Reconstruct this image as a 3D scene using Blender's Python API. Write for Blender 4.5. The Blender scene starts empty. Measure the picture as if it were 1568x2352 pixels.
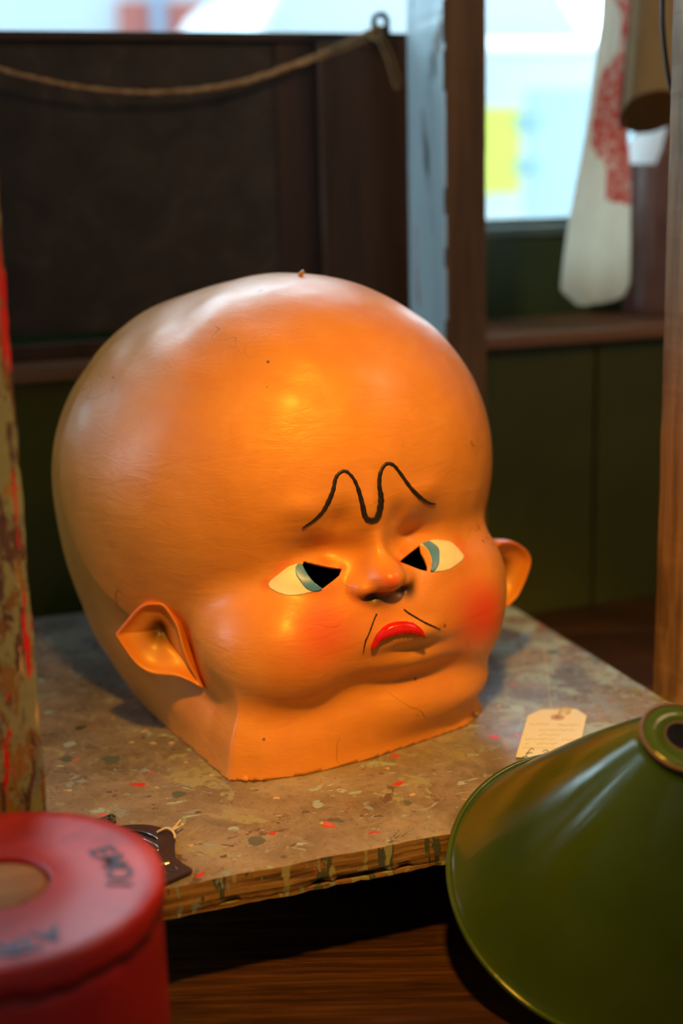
import bpy, bmesh, math, random
import numpy as np
from mathutils import Vector, Matrix, geometry
from mathutils.bvhtree import BVHTree

random.seed(7); rng = np.random.default_rng(7)
S = bpy.context.scene
# ------------------------------------------------------------------ camera
W, H, F = 1568.0, 2352.0, 3267.0
CAMZ = 0.48422656
Mc = np.array([[0.93992735, -0.34048993, -0.02455967],
               [-0.10306144, -0.2144435, -0.97128385],
               [0.32544571, 0.91546742, -0.23665269]])   # right, down, forward
Cw = np.array([0, 0, CAMZ])
cam_d = bpy.data.cameras.new('camera'); cam = bpy.data.objects.new('camera', cam_d); S.collection.objects.link(cam)
R = Matrix(((Mc[0][0], -Mc[1][0], -Mc[2][0]), (Mc[0][1], -Mc[1][1], -Mc[2][1]), (Mc[0][2], -Mc[1][2], -Mc[2][2])))
cam.matrix_world = Matrix.Translation(Cw) @ R.to_4x4()
cam_d.sensor_fit = 'HORIZONTAL'; cam_d.sensor_width = 24.0; cam_d.lens = F / W * 24.0
cam_d.clip_start = 0.02; cam_d.clip_end = 100
cam_d.dof.use_dof = True; cam_d.dof.focus_distance = 1.10; cam_d.dof.aperture_fstop = 2.6
S.camera = cam
# ------------------------------------------------------------------ daylight outside
world = bpy.data.worlds.new('World'); S.world = world; world.use_nodes = True
bg = world.node_tree.nodes['Background']; bg.inputs['Color'].default_value = (0.60, 0.83, 1.0, 1); bg.inputs['Strength'].default_value = 14.0
# ------------------------------------------------------------------ warm spot lamp of the shop, above and in front of the shelf
def lamp(name, kind, loc, energy, col, target=None, **kw):
    d = bpy.data.lights.new(name, kind); d.energy = energy; d.color = col
    for k, v in kw.items(): setattr(d, k, v)
    o = bpy.data.objects.new(name, d); S.collection.objects.link(o); o.location = loc
    if target is not None:
        o.rotation_euler = (Vector(target) - Vector(loc)).to_track_quat('-Z', 'Y').to_euler()
    return o
lamp('warm_spot_lamp', 'SPOT', (0.14, 0.28, 1.08), 74.0, (1.0, 0.49, 0.035), (0.44, 1.00, 0.03), shadow_soft_size=0.04, spot_size=math.radians(42), spot_blend=0.95)
pl = lamp('window_portal', 'AREA', (0.7, 1.80, 1.15), 1.0, (1, 1, 1), (0.7, 0.0, 1.15), shape='RECTANGLE', size=3.8, size_y=1.5)
pl.data.cycles.is_portal = True
pl2 = lamp('bay_window_portal', 'AREA', (-1.62, 1.50, 1.16), 1.0, (1, 1, 1), (1.0, 1.50, 1.16), shape='RECTANGLE', size=.44, size_y=1.48)
pl2.data.cycles.is_portal = True
lamp('warm_fill', 'POINT', (1.45, 0.30, 1.50), 29.0, (1.0, 0.64, 0.34), shadow_soft_size=0.15)  # added fill: unseen point light that warms ledge, posts and cloths
S.view_settings.view_transform = 'Standard'; S.view_settings.look = 'None'
S.view_settings.exposure = 0.0; S.view_settings.gamma = 1.0; S.view_settings.use_curve_mapping = False

# ------------------------------------------------------------------ helpers
def ray(x, y): return Mc.T @ np.array([(x - W / 2) / F, (y - H / 2) / F, 1.0])
def gz(x, y, z): d = ray(x, y); return Cw + d * (z - CAMZ) / d[2]
def gy(x, y, Y): d = ray(x, y); return Cw + d * Y / d[1]
def gx(x, y, X): d = ray(x, y); return Cw + d * X / d[0]
def to_px(P):
    c = (np.asarray(P) - Cw) @ Mc.T
    return np.stack([W / 2 + F * c[..., 0] / c[..., 2], H / 2 + F * c[..., 1] / c[..., 2]], -1)
def plane_hit(x, y, p0, n):
    d = ray(x, y); t = np.dot(np.asarray(p0) - Cw, n) / np.dot(d, n); return Cw + d * t

def link(o, parent=None):
    S.collection.objects.link(o)
    if parent is not None: o.parent = parent
    return o
def obj(name, bm, mat, parent=None, smooth=False, loc=None):
    me = bpy.data.meshes.new(name)
    if isinstance(bm, bmesh.types.BMesh):
        bmesh.ops.recalc_face_normals(bm, faces=bm.faces); bm.to_mesh(me); bm.free()
    else:
        me.from_pydata([tuple(map(float, v)) for v in bm[0]], [], bm[1]); me.update()
        b = bmesh.new(); b.from_mesh(me); bmesh.ops.recalc_face_normals(b, faces=b.faces); b.to_mesh(me); b.free()
    if mat is not None: me.materials.append(mat)
    if smooth:
        me.polygons.foreach_set('use_smooth', [True] * len(me.polygons))
    o = bpy.data.objects.new(name, me)
    link(o, parent)
    return o
def thing(name, label, cat, loc=(0, 0, 0), group=None):
    o = bpy.data.objects.new(name, None); o.location = loc; o.empty_display_size = .02; link(o)
    o['label'] = label; o['category'] = cat
    if group: o['group'] = group
    bpy.context.view_layer.update()
    return o
def tag(o, label, cat, group=None):
    o['label'] = label; o['category'] = cat
    if group: o['group'] = group
    return o
def adopt(o, parent):
    """parent keeping world placement (parents are only translated)"""
    o.parent = parent; o.matrix_parent_inverse = Matrix.Translation(-Vector(parent.location)); return o
def struct(o): o['kind'] = 'structure'; return o
def box_bm(x0, x1, y0, y1, z0, z1, bev=0.0, seg=2, cuts=0, rough=0.0, seed=0):
    bm = bmesh.new(); bmesh.ops.create_cube(bm, size=1.0)
    for v in bm.verts:
        v.co = Vector((x0 + (v.co.x + .5) * (x1 - x0), y0 + (v.co.y + .5) * (y1 - y0), z0 + (v.co.z + .5) * (z1 - z0)))
    if cuts:
        L = max(x1 - x0, y1 - y0, z1 - z0)
        es = [e for e in bm.edges if e.calc_length() > L * .9]
        bmesh.ops.subdivide_edges(bm, edges=es, cuts=cuts, use_grid_fill=True)
    if bev: 
        es = [e for e in bm.edges if len(e.link_faces) == 2 and e.calc_face_angle(0) > .5]
        bmesh.ops.bevel(bm, geom=es, offset=bev, segments=seg, profile=.6, affect='EDGES')
    if rough:
        r = random.Random(seed)
        for v in bm.verts: v.co += Vector((r.uniform(-1, 1), r.uniform(-1, 1), r.uniform(-1, 1))) * rough
    return bm
def lathe_bm(profile, n=64, closed=False):
    """profile: list of (r, z) around the z axis"""
    bm = bmesh.new(); rings = []
    for r, z in profile:
        rings.append([bm.verts.new((r * math.cos(2 * math.pi * i / n), r * math.sin(2 * math.pi * i / n), z)) for i in range(n)])
    m = len(rings)
    for k in range(m if closed else m - 1):
        a, b = rings[k], rings[(k + 1) % m]
        for i in range(n):
            bm.faces.new((a[i], a[(i + 1) % n], b[(i + 1) % n], b[i]))
    return bm
def tube(pts, rad, n=8, caps=True):
    """verts, faces of a tube along pts; rad a number or list"""
    P = [Vector(p) for p in pts]; V = []; Fc = []
    up = Vector((0, 0, 1)); prev = None
    for i, p in enumerate(P):
        t = (P[min(i + 1, len(P) - 1)] - P[max(i - 1, 0)]).normalized()
        if prev is None:
            a = t.cross(up); a = t.cross(Vector((1, 0, 0))) if a.length < .1 else a
        else: a = prev - t * prev.dot(t)
        a.normalize(); prev = a; b = t.cross(a)
        r = rad[i] if hasattr(rad, '__len__') else rad
        for k in range(n):
            an = 2 * math.pi * k / n; V.append(p + (a * math.cos(an) + b * math.sin(an)) * r)
    for i in range(len(P) - 1):
        for k in range(n):
            Fc.append((i * n + k, i * n + (k + 1) % n, (i + 1) * n + (k + 1) % n, (i + 1) * n + k))
    if caps: Fc.append(tuple(range(n - 1, -1, -1))); Fc.append(tuple((len(P) - 1) * n + k for k in range(n)))
    return V, Fc
def join(parts):
    V = []; Fc = []
    for v, f in parts:
        o = len(V); V += list(v); Fc += [tuple(i + o for i in q) for q in f]
    return V, Fc
def smooth_pts(pts, k=6, closed=False):
    P = [np.array(p, float) for p in pts]; n = len(P); out = []
    for i in range(n if closed else n - 1):
        p0 = P[(i - 1) % n] if closed or i > 0 else P[0]; p1 = P[i]; p2 = P[(i + 1) % n]; p3 = P[(i + 2) % n] if closed or i + 2 < n else P[-1]
        for j in range(k):
            t = j / k
            out.append(.5 * (2 * p1 + (p2 - p0) * t + (2 * p0 - 5 * p1 + 4 * p2 - p3) * t * t + (3 * p1 - p0 - 3 * p2 + p3) * t ** 3))
    if not closed: out.append(P[-1])
    return out

# ------------------------------------------------------------------ materials
class NT:
    def __init__(s, name):
        s.m = bpy.data.materials.new(name); s.m.use_nodes = True; s.t = s.m.node_tree; s.b = s.t.nodes['Principled BSDF']
        s.obj = None
    def n(s, kind, **kw):
        nd = s.t.nodes.new(kind)
        for k, v in kw.items():
            if k in nd.inputs.keys(): nd.inputs[k].default_value = v
            else: setattr(nd, k, v)
        return nd
    def l(s, a, b): s.t.links.new(a, b)
    def co(s, scale=(1, 1, 1), loc=(0, 0, 0), rot=(0, 0, 0)):
        tc = s.n('ShaderNodeTexCoord'); mp = s.n('ShaderNodeMapping'); s.l(tc.outputs['Object'], mp.inputs['Vector'])
        mp.inputs['Scale'].default_value = scale; mp.inputs['Location'].default_value = loc; mp.inputs['Rotation'].default_value = rot
        return mp.outputs[0]
    def noise(s, scale, detail=4, rough=.55, dist=0.0, vec=None, st=(1, 1, 1), loc=(0, 0, 0), rot=(0, 0, 0)):
        nd = s.n('ShaderNodeTexNoise'); nd.inputs['Scale'].default_value = scale; nd.inputs['Detail'].default_value = detail
        nd.inputs['Roughness'].default_value = rough; nd.inputs['Distortion'].default_value = dist
        s.l(vec if vec is not None else s.co(st, loc, rot), nd.inputs['Vector']); return nd.outputs['Fac']
    def voro(s, scale, st=(1, 1, 1), feature='F1', loc=(0, 0, 0), out='Distance', rnd=1.0):
        nd = s.n('ShaderNodeTexVoronoi'); nd.feature = feature; nd.inputs['Scale'].default_value = scale; nd.inputs['Randomness'].default_value = rnd
        s.l(s.co(st, loc), nd.inputs['Vector']); return nd.outputs[out]
    def ramp(s, fac, stops, interp='LINEAR'):
        nd = s.n('ShaderNodeValToRGB'); cr = nd.color_ramp; cr.interpolation = interp
        while len(cr.elements) < len(stops): cr.elements.new(.5)
        for e, (p, c) in zip(cr.elements, stops):
            e.position = p; e.color = (*c, 1) if len(c) == 3 else c
        s.l(fac, nd.inputs[0]); return nd.outputs['Color']
    def step(s, fac, a, b):
        nd = s.n('ShaderNodeMapRange'); nd.inputs['From Min'].default_value = a; nd.inputs['From Max'].default_value = b; nd.interpolation_type = 'SMOOTHSTEP'
        s.l(fac, nd.inputs['Value']); return nd.outputs[0]
    def math(s, op, a, b=None):
        nd = s.n('ShaderNodeMath', operation=op)
        for i, x in enumerate((a, b)):
            if x is None: continue
            if isinstance(x, (int, float)): nd.inputs[i].default_value = x
            else: s.l(x, nd.inputs[i])
        return nd.outputs[0]
    def mix(s, fac, a, b, blend='MIX'):
        nd = s.n('ShaderNodeMix', data_type='RGBA', blend_type=blend)
        for sock, x in ((nd.inputs[0], fac), (nd.inputs[6], a), (nd.inputs[7], b)):
            if isinstance(x, (int, float)): sock.default_value = x
            elif isinstance(x, tuple): sock.default_value = (*x, 1) if len(x) == 3 else x
            else: s.l(x, sock)
        return nd.outputs[2]
    def color(s, c):
        if isinstance(c, tuple): s.b.inputs['Base Color'].default_value = (*c, 1)
        else: s.l(c, s.b.inputs['Base Color'])
        return s
    def rough(s, r):
        if isinstance(r, (int, float)): s.b.inputs['Roughness'].default_value = r
        else: s.l(r, s.b.inputs['Roughness'])
        return s
    def bump(s, h, strength=.3, dist=.002):
        nd = s.n('ShaderNodeBump'); nd.inputs['Strength'].default_value = strength; nd.inputs['Distance'].default_value = dist
        s.l(h, nd.inputs['Height']); s.l(nd.outputs[0], s.b.inputs['Normal']); return s
    def set(s, **kw):
        for k, v in kw.items(): s.b.inputs[k.replace('_', ' ')].default_value = v
        return s
def flat(name, c, r=.6, metal=0.0):
    t = NT(name).color(c).rough(r).set(Metallic=metal); return t.m

def m_wood(name, c0, c1, c2, axis='z', scale=1.0, r=.65, bump=.4, blot=None, knots=False, off=0.0):
    t = NT(name); st = {'x': (.06, 1, 1), 'y': (1, .06, 1), 'z': (1, 1, .06)}[axis]
    g = t.noise(70 * scale, 6, .65, .4, st=st, loc=(off, off * 2, off * 3)); g2 = t.noise(14 * scale, 3, .5, 1.2, st=st, loc=(off, 0, off))
    mixf = t.math('ADD', t.math('MULTIPLY', g, .55), t.math('MULTIPLY', g2, .45))
    c = t.ramp(mixf, [(.33, c0), (.5, c1), (.68, c2)])
    if knots:
        k = t.voro(7, st={'x': (.5, 1, 1), 'y': (1, .5, 1), 'z': (1, 1, .5)}[axis], loc=(off, .3, .1)); c = t.mix(t.step(k, .16, .05), c, tuple(x * .25 for x in c0))
    if blot:
        for i, (col, sc, a, b) in enumerate(blot):
            n = t.noise(sc, 4, .6, .5, st=(1, 1, .35) if axis == 'z' else (1, 1, 1), loc=(3.1 * i + off, 1.7 * i, .9 * i))
            c = t.mix(t.step(n, a, b), c, col)
    t.color(c); t.rough(r); t.bump(g, bump, .0012); return t.m

def m_splatter():
    """grey-brown workshop board covered with worn paint blotches, drips and flecks"""
    t = NT('splattered_paint_board')
    n1 = t.noise(9, 6, .62, .3); c = t.ramp(n1, [(.32, (.16, .125, .105)), (.5, (.28, .225, .185)), (.66, (.38, .32, .27))])
    f = t.noise(160, 4, .7); c = t.mix(t.math('MULTIPLY', t.step(f, .47, .34), .5), c, (.09, .07, .06))
    c = t.mix(t.math('MULTIPLY', t.step(t.noise(5, 5, .65, 1.5, loc=(8, 2, 0)), .46, .62), .55), c, (.11, .085, .075))
    c = t.mix(t.math('MULTIPLY', t.step(t.noise(34, 6, .75, 2.0, st=(1, .6, 1), loc=(2, 8, 0)), .50, .66), .45), c, (.40, .35, .30))
    def blob(sc, th, w, col, st=(1, 1, 1), loc=(0, 0, 0), dn=.55, wear=True):
        nonlocal c
        n = t.noise(sc, 5, .62, .9, st=st, loc=loc); m = t.step(n, th, th + w)
        if wear: m = t.math('MULTIPLY', m, t.step(t.noise(130, 3, .6, loc=loc), .38, .5))
        c = t.mix(m, c, col)
    blob(13, .605, .02, (.33, .32, .20), loc=(1.2, .3, 0))           # sage
    blob(30, .64, .015, (.33, .32, .20), loc=(4.2, 2.3, 0))
    blob(15, .635, .015, (.13, .085, .085), loc=(2.2, 5.3, 0))       # mauve brown
    blob(26, .665, .012, (.045, .062, .05), loc=(7.2, 1.3, 0))     # dark green
    blob(30, .665, .015, (.30, .42, .44), loc=(3.7, 8.3, 0))        # pale blue
    blob(24, .63, .015, (.26, .31, .37), loc=(9.7, 3.3, 0))
    blob(40, .64, .015, (.36, .48, .50), st=(1, 1.6, 1), loc=(2.7, 6.3, 0))
    def spots(sc, r, col, loc, keep=.55):
        nonlocal c
        nd = t.n('ShaderNodeTexVoronoi'); nd.inputs['Scale'].default_value = sc
        wn = t.n('ShaderNodeTexNoise'); wn.inputs['Scale'].default_value = sc * 2.5; vv = t.co((1, 1, 1), loc); t.l(vv, wn.inputs['Vector'])
        ad = t.n('ShaderNodeVectorMath', operation='MULTIPLY_ADD'); t.l(wn.outputs['Color'], ad.inputs[0]); ad.inputs[1].default_value = (.5 / sc,) * 3; t.l(vv, ad.inputs[2])
        t.l(ad.outputs[0], nd.inputs['Vector'])
        sep = t.n('ShaderNodeSeparateColor'); t.l(nd.outputs['Color'], sep.inputs[0])
        m = t.math('MULTIPLY', t.step(nd.outputs['Distance'], r, r * .8), t.math('GREATER_THAN', sep.outputs[0], keep))
        c = t.mix(m, c, col)
    spots(30, .24, (.10, .13, .12), (.1, .2, 0), .74)
    spots(30, .2, (.33, .45, .48), (.5, .7, 0), .72)
    spots(75, .22, (.12, .10, .09), (.3, .9, 0), .78)
    spots(44, .17, (.60, .035, .02), (.9, .1, 0), .86)
    spots(26, .17, (.62, .04, .025), (.25, .62, 0), .88)
    blob(60, .66, .01, (.20, .15, .13), loc=(1.9, 2.9, 0), wear=False)
    blob(45, .66, .012, (.34, .40, .42), st=(1, 2.2, 1), loc=(6.9, 2.9, 0))
    spots(60, .17, (.60, .44, .26), (.15, .4, 0), .7)
    # daylight sheen on the right side of the board, painted in as pale blue
    sx = t.n('ShaderNodeSeparateXYZ'); t.l(t.co(), sx.inputs[0])
    side = t.step(sx.outputs[0], .42, .66)
    pn = t.step(t.noise(26, 5, .65, .6, loc=(.4, .4, .4)), .50, .56)
    c = t.mix(t.math('MULTIPLY', t.math('MULTIPLY', side, pn), .8), c, (.42, .60, .64))
    pn2 = t.step(t.noise(19, 5, .65, .6, loc=(5.4, .4, .4)), .53, .57)
    c = t.mix(t.math('MULTIPLY', t.math('MULTIPLY', side, pn2), .6), c, (.30, .38, .52))
    spots(38, .2, (.62, .12, .12), (.7, .55, 0), .86)
    t.color(c); t.rough(t.ramp(t.noise(30, 3), [(.3, (.24,) * 3), (.7, (.42,) * 3)])); t.bump(t.math('ADD', n1, t.math('MULTIPLY', f, .4)), .35, .0012)
    return t.m
def m_edge():
    t = NT('raw_board_edge'); g = t.noise(220, 5, .6, .3, st=(.06, 1, 1.6)); c = t.ramp(g, [(.35, (.07, .03, .008)), (.52, (.24, .12, .035)), (.7, (.38, .21, .07))])
    for i, (col, sc, th) in enumerate([((.05, .06, .05), 95, .60), ((.22, .27, .28), 130, .62), ((.28, .26, .13), 80, .60), ((.4, .02, .015), 160, .70)]):
        n = t.noise(sc, 3, .5, .2, st=(1, 1, .3), loc=(i * 2.3, i, 0)); c = t.mix(t.step(n, th, th + .015), c, col)
    return t.color(c).rough(.75).bump(g, .5, .001).m
def m_old_paint():
    """flaking sage over brown over red, running vertically down the post"""
    t = NT('flaking_post_paint')
    g = t.noise(40, 5, .6, .4, st=(1, 1, .1)); c = t.ramp(g, [(.35, (.10, .045, .012)), (.55, (.26, .13, .035)), (.7, (.36, .2, .06))])
    def lay(sc, th, col, st, loc, w=.012):
        nonlocal c
        sc *= 3.4; st = (st[0], st[1], st[2] * 1.5)
        c = t.mix(t.step(t.noise(sc, 5, .62, .35, st=st, loc=loc), th, th + w), c, col)
    lay(24, .45, (.25, .26, .16), (1, 1, .3), (0, 0, 0))
    lay(26, .53, (.10, .045, .04), (1, 1, .16), (3, 1, 0))
    lay(30, .60, (.16, .17, .19), (1, 1, .12), (5, 3, 0))
    lay(16, .575, (.62, .012, .006), (1.4, 1, .10), (7.35, 2, .2))
    lay(60, .62, (.16, .15, .10), (1, 1, .6), (4, 4, 0))
    lay(48, .66, (.68, .46, .22), (1, 1, .1), (2, 8, 0))
    lay(44, .66, (.03, .035, .03), (1, 1, .5), (1, 6, 3))
    return t.color(c).rough(.5).bump(t.noise(60, 5, .6, st=(1, 1, .3)), .6, .0015).m
def m_skin():
    t = NT('painted_papier_mache')
    at = t.n('ShaderNodeAttribute', attribute_name='paint'); sep = t.n('ShaderNodeSeparateColor'); t.l(at.outputs['Color'], sep.inputs[0])
    n1 = t.noise(16, 5, .6, .5); base = t.ramp(n1, [(.3, (.70, .245, .035)), (.55, (.77, .285, .042)), (.75, (.81, .33, .065))])
    # dirt lines and hair cracks
    cn = t.n('ShaderNodeTexVoronoi'); cn.feature = 'DISTANCE_TO_EDGE'; cn.inputs['Scale'].default_value = 9
    wn = t.n('ShaderNodeTexNoise'); wn.inputs['Scale'].default_value = 22; vv = t.co((1, 1, .7)); t.l(vv, wn.inputs['Vector'])
    ad = t.n('ShaderNodeVectorMath', operation='MULTIPLY_ADD'); t.l(wn.outputs['Color'], ad.inputs[0]); ad.inputs[1].default_value = (.07,) * 3; t.l(vv, ad.inputs[2]); t.l(ad.outputs[0], cn.inputs['Vector'])
    cr = t.math('MULTIPLY', t.step(cn.outputs['Distance'], .005, .001), t.step(t.noise(9, 3, .5, loc=(3, 1, 2)), .56, .66))
    c = t.mix(t.math('MULTIPLY', cr, .55), base, (.14, .05, .02))
    fl = t.math('MULTIPLY', t.step(t.voro(42), .09, .05), t.step(t.noise(20, 2, loc=(9, 9, 9)), .58, .62)); c = t.mix(t.math('MULTIPLY', fl, .8), c, (.1, .03, .02))
    c = t.mix(t.step(t.noise(28, 6, .7, 1.0, loc=(2, 7, 1)), .64, .78), c, (.66, .24, .09))
    c = t.mix(sep.outputs[0], c, (.72, .05, .015))     # blush
    c = t.mix(sep.outputs[1], c, (.035, .012, .008))    # dark airbrush
    t.color(c); t.rough(t.ramp(t.noise(34, 4, .6), [(.3, (.36,) * 3), (.7, (.52,) * 3)])); t.set(Coat_Weight=.14, Coat_Roughness=.26)
    wr = t.noise(26, 6, .62, .5, st=(1, 1, 3.2)); fine = t.noise(260, 4, .6)
    h = t.math('ADD', t.math('MULTIPLY', wr, 1.0), t.math('MULTIPLY', fine, .10)); h = t.math('SUBTRACT', h, t.math('MULTIPLY', cr, .3))
    t.bump(h, .38, .0022); return t.m

M = {}
M['skin'] = m_skin()
M['paper_inside'] = flat('raw_paper_inside', (.10, .055, .03), .9)
M['splat'] = m_splatter(); M['edge'] = m_edge(); M['oldpaint'] = m_old_paint()
M['post_wood'] = m_wood('rough_sawn_post', (.15, .08, .035), (.34, .19, .09), (.50, .30, .16), 'z', 1.2, .7, .6, blot=[((.03, .045, .04), 34, .70, .71), ((.12, .06, .025), 9, .55, .7)], knots=False)
M['post_back'] = m_wood('brown_post', (.07, .038, .018), (.16, .085, .04), (.25, .14, .065), 'z', 1, .6, .3, blot=[((.03, .05, .05), 26, .69, .70), ((.16, .19, .20), 30, .72, .73)])
M['post_pale'] = m_wood('pale_post_paint_daylit', (.48, .60, .64), (.62, .75, .79), (.70, .78, .74), 'z', .6, .35, .25, blot=[((.45, .12, .12), 22, .70, .72), ((.18, .20, .30), 14, .6, .64), ((.09, .07, .05), 11, .60, .7)])  # pale blue paint, lightened to carry daylight falling on the side face
M['bench'] = m_wood('stained_bench_plank', (.014, .005, .0025), (.050, .018, .006), (.12, .045, .014), 'x', 3.2, .42, .35, blot=[((.07, .05, .015), 6, .52, .72)])
M['ledge'] = m_wood('brown_ledge', (.12, .055, .028), (.24, .12, .065), (.34, .19, .11), 'x', .8, .28, .2)
M['hard'] = NT('dark_hardboard'); t = M['hard']; t.color(t.ramp(t.noise(22, 5, .6, .6), [(.3, (.018, .012, .008)), (.55, (.040, .026, .018)), (.75, (.075, .050, .034))])); t.rough(.6); t.bump(t.noise(90, 4), .3, .001); M['hard'] = t.m
M['rail'] = m_wood('dark_rail', (.022, .010, .006), (.045, .02, .012), (.07, .033, .018), 'x', 1, .5, .3)
M['stile'] = m_wood('dark_red_stile', (.02, .008, .004), (.045, .015, .007), (.07, .026, .012), 'z', 1, .5, .3)
M['plank'] = m_wood('brown_pine_plank', (.05, .018, .007), (.12, .043, .015), (.19, .072, .028), 'z', .8, .5, .3, knots=True, off=.35)
def m_gloss_green(name, c0, c1, r):
    t = NT(name); return t.color(t.ramp(t.noise(5, 3), [(.3, c0), (.7, c1)])).rough(r).bump(t.noise(30, 3), .12, .001).m
M['green_wall'] = m_gloss_green('olive_green_wall_paint', (.055, .064, .008), (.080, .090, .012), .36)
M['green_deep'] = m_gloss_green('dark_green_wall_paint', (.024, .046, .010), (.036, .06, .014), .4)
M['sill'] = flat('grey_green_sill_paint', (.13, .18, .16), .35)
M['plaster'] = flat('dim_shop_plaster', (.26, .24, .22), .9)
M['facade'] = flat('facade_low_bounce', (.07, .045, .04), .9)  # dark tone limits light bounced off the unseen facade
M['shopfloor'] = m_wood('shop_floorboards', (.05, .03, .02), (.1, .06, .04), (.16, .1, .06), 'x', .5)
def m_glass():
    m = bpy.data.materials.new('window_glass'); m.use_nodes = True; nt = m.node_tree; nt.nodes.clear()
    o = nt.nodes.new('ShaderNodeOutputMaterial'); mx = nt.nodes.new('ShaderNodeMixShader'); tr = nt.nodes.new('ShaderNodeBsdfTransparent'); gl = nt.nodes.new('ShaderNodeBsdfGlossy')
    gl.inputs['Roughness'].default_value = .0; tr.inputs[0].default_value = (.94, .97, .96, 1); fr = nt.nodes.new('ShaderNodeFresnel'); fr.inputs[0].default_value = 1.45
    nt.links.new(fr.outputs[0], mx.inputs[0]); nt.links.new(tr.outputs[0], mx.inputs[1]); nt.links.new(gl.outputs[0], mx.inputs[2]); nt.links.new(mx.outputs[0], o.inputs[0]); return m
M['glass'] = m_glass()
# ------------------------------------------------------------------ the setting
YW = 1.61      # face of the green boards below the ledge
YG = 1.775     # face of the green band below the window
BZ = -0.10     # top of the bench
ZL0 = gy(1115, 805, YW - .015)[2]; ZL1 = gy(1115, 775, YW - .015)[2]
ZS0 = gy(1115, 547, YG)[2]; ZS1 = gy(1115, 512, YG)[2]
wb = struct(obj('wall_back', box_bm(-1.6, 3.4, YW + .012, YW + .05, BZ - .8, ZL0), M['green_deep']))
jx = gy(1365, 1100, YW)[0]; bw = .165
for k in range(-11, 15):
    x0 = jx + k * bw
    if x0 < -1.5 or x0 > 3.2: continue
    obj('panel_board', box_bm(x0 + .0015, x0 + bw - .0015, YW, YW + .014, BZ, ZL0 - .001, .003), M['green_wall'], wb)
struct(obj('trim_1', box_bm(-1.6, 3.4, YW - .015, YG + .01, ZL0, ZL1, .003), M['ledge']))
wu = struct(obj('wall_back_upper', box_bm(-1.6, 3.4, YG, YG + .05, ZL1, ZS0), M['green_deep']))
struct(obj('window_sill', box_bm(-1.6, 3.4, YG - .004, YG + .05, ZS0, ZS1 - .006, .003), M['sill']))
win = struct(obj('window_1', join([
    (lambda b: b)(([(-1.6, YG + .02, ZS1 - .006), (3.4, YG + .02, ZS1 - .006), (3.4, YG + .045, ZS1 - .006), (-1.6, YG + .045, ZS1 - .006),
                    (-1.6, YG + .02, ZS1 + .004), (3.4, YG + .02, ZS1 + .004), (3.4, YG + .045, ZS1 + .004), (-1.6, YG + .045, ZS1 + .004)],
                   [(0, 1, 2, 3), (4, 5, 6, 7), (0, 1, 5, 4), (1, 2, 6, 5), (2, 3, 7, 6), (3, 0, 4, 7)]))]), M['sill']))
obj('pane', box_bm(-1.2, 2.6, YG + .028, YG + .032, ZS1 + .004, 1.9), M['glass'], win)
for x0, x1 in ((-1.6, -1.2), (2.6, 3.4)):
    obj('window_jamb', box_bm(x0, x1, YG, YG + .05, ZS1 + .004, 1.9), M['green_deep'], win)
obj('window_head', box_bm(-1.6, 3.4, YG, YG + .05, 1.9, 2.0), M['green_deep'], win)
def boxvf(x0, x1, y0, y1, z0, z1):
    return [(x, y, z) for x in (x0, x1) for y in (y0, y1) for z in (z0, z1)], [(0, 1, 3, 2), (4, 5, 7, 6), (0, 1, 5, 4), (2, 3, 7, 6), (0, 2, 6, 4), (1, 3, 7, 5)]
struct(obj('wall_left', join([boxvf(-1.65, -1.6, -2.2, 1.28, -.9, 2.0), boxvf(-1.65, -1.6, 1.28, YG + .05, -.9, .42), boxvf(-1.65, -1.6, 1.28, YG + .05, 1.9, 2.0), boxvf(-1.65, -1.6, 1.72, YG + .05, .42, 1.9)]), M['plaster']))
w2 = struct(obj('window_2', box_bm(-1.632, -1.628, 1.28, 1.72, .42, 1.9), M['glass']))
obj('glazing_bar', box_bm(-1.645, -1.615, 1.49, 1.51, .42, 1.9, .002), M['green_deep'], w2)
struct(obj('wall_right', box_bm(3.4, 3.45, -2.2, YG + .05, -.9, 2.0), M['plaster']))
struct(obj('wall_front', box_bm(-1.65, 3.45, -2.25, -2.2, -.9, 2.0), M['plaster']))
struct(obj('ceiling', box_bm(-1.65, 3.45, -2.25, YG + .05, 2.0, 2.05), M['plaster']))
struct(obj('floor', box_bm(-1.65, 3.45, -2.25, YG + .05, -.95, -.9), M['shopfloor']))

struct(obj('facade_sky_block', box_bm(-25, 28, YG + .02, YG + .30, 2.05, 14), M['facade']))  # unseen upper facade, added tall and wide to shade the vehicles
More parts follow.
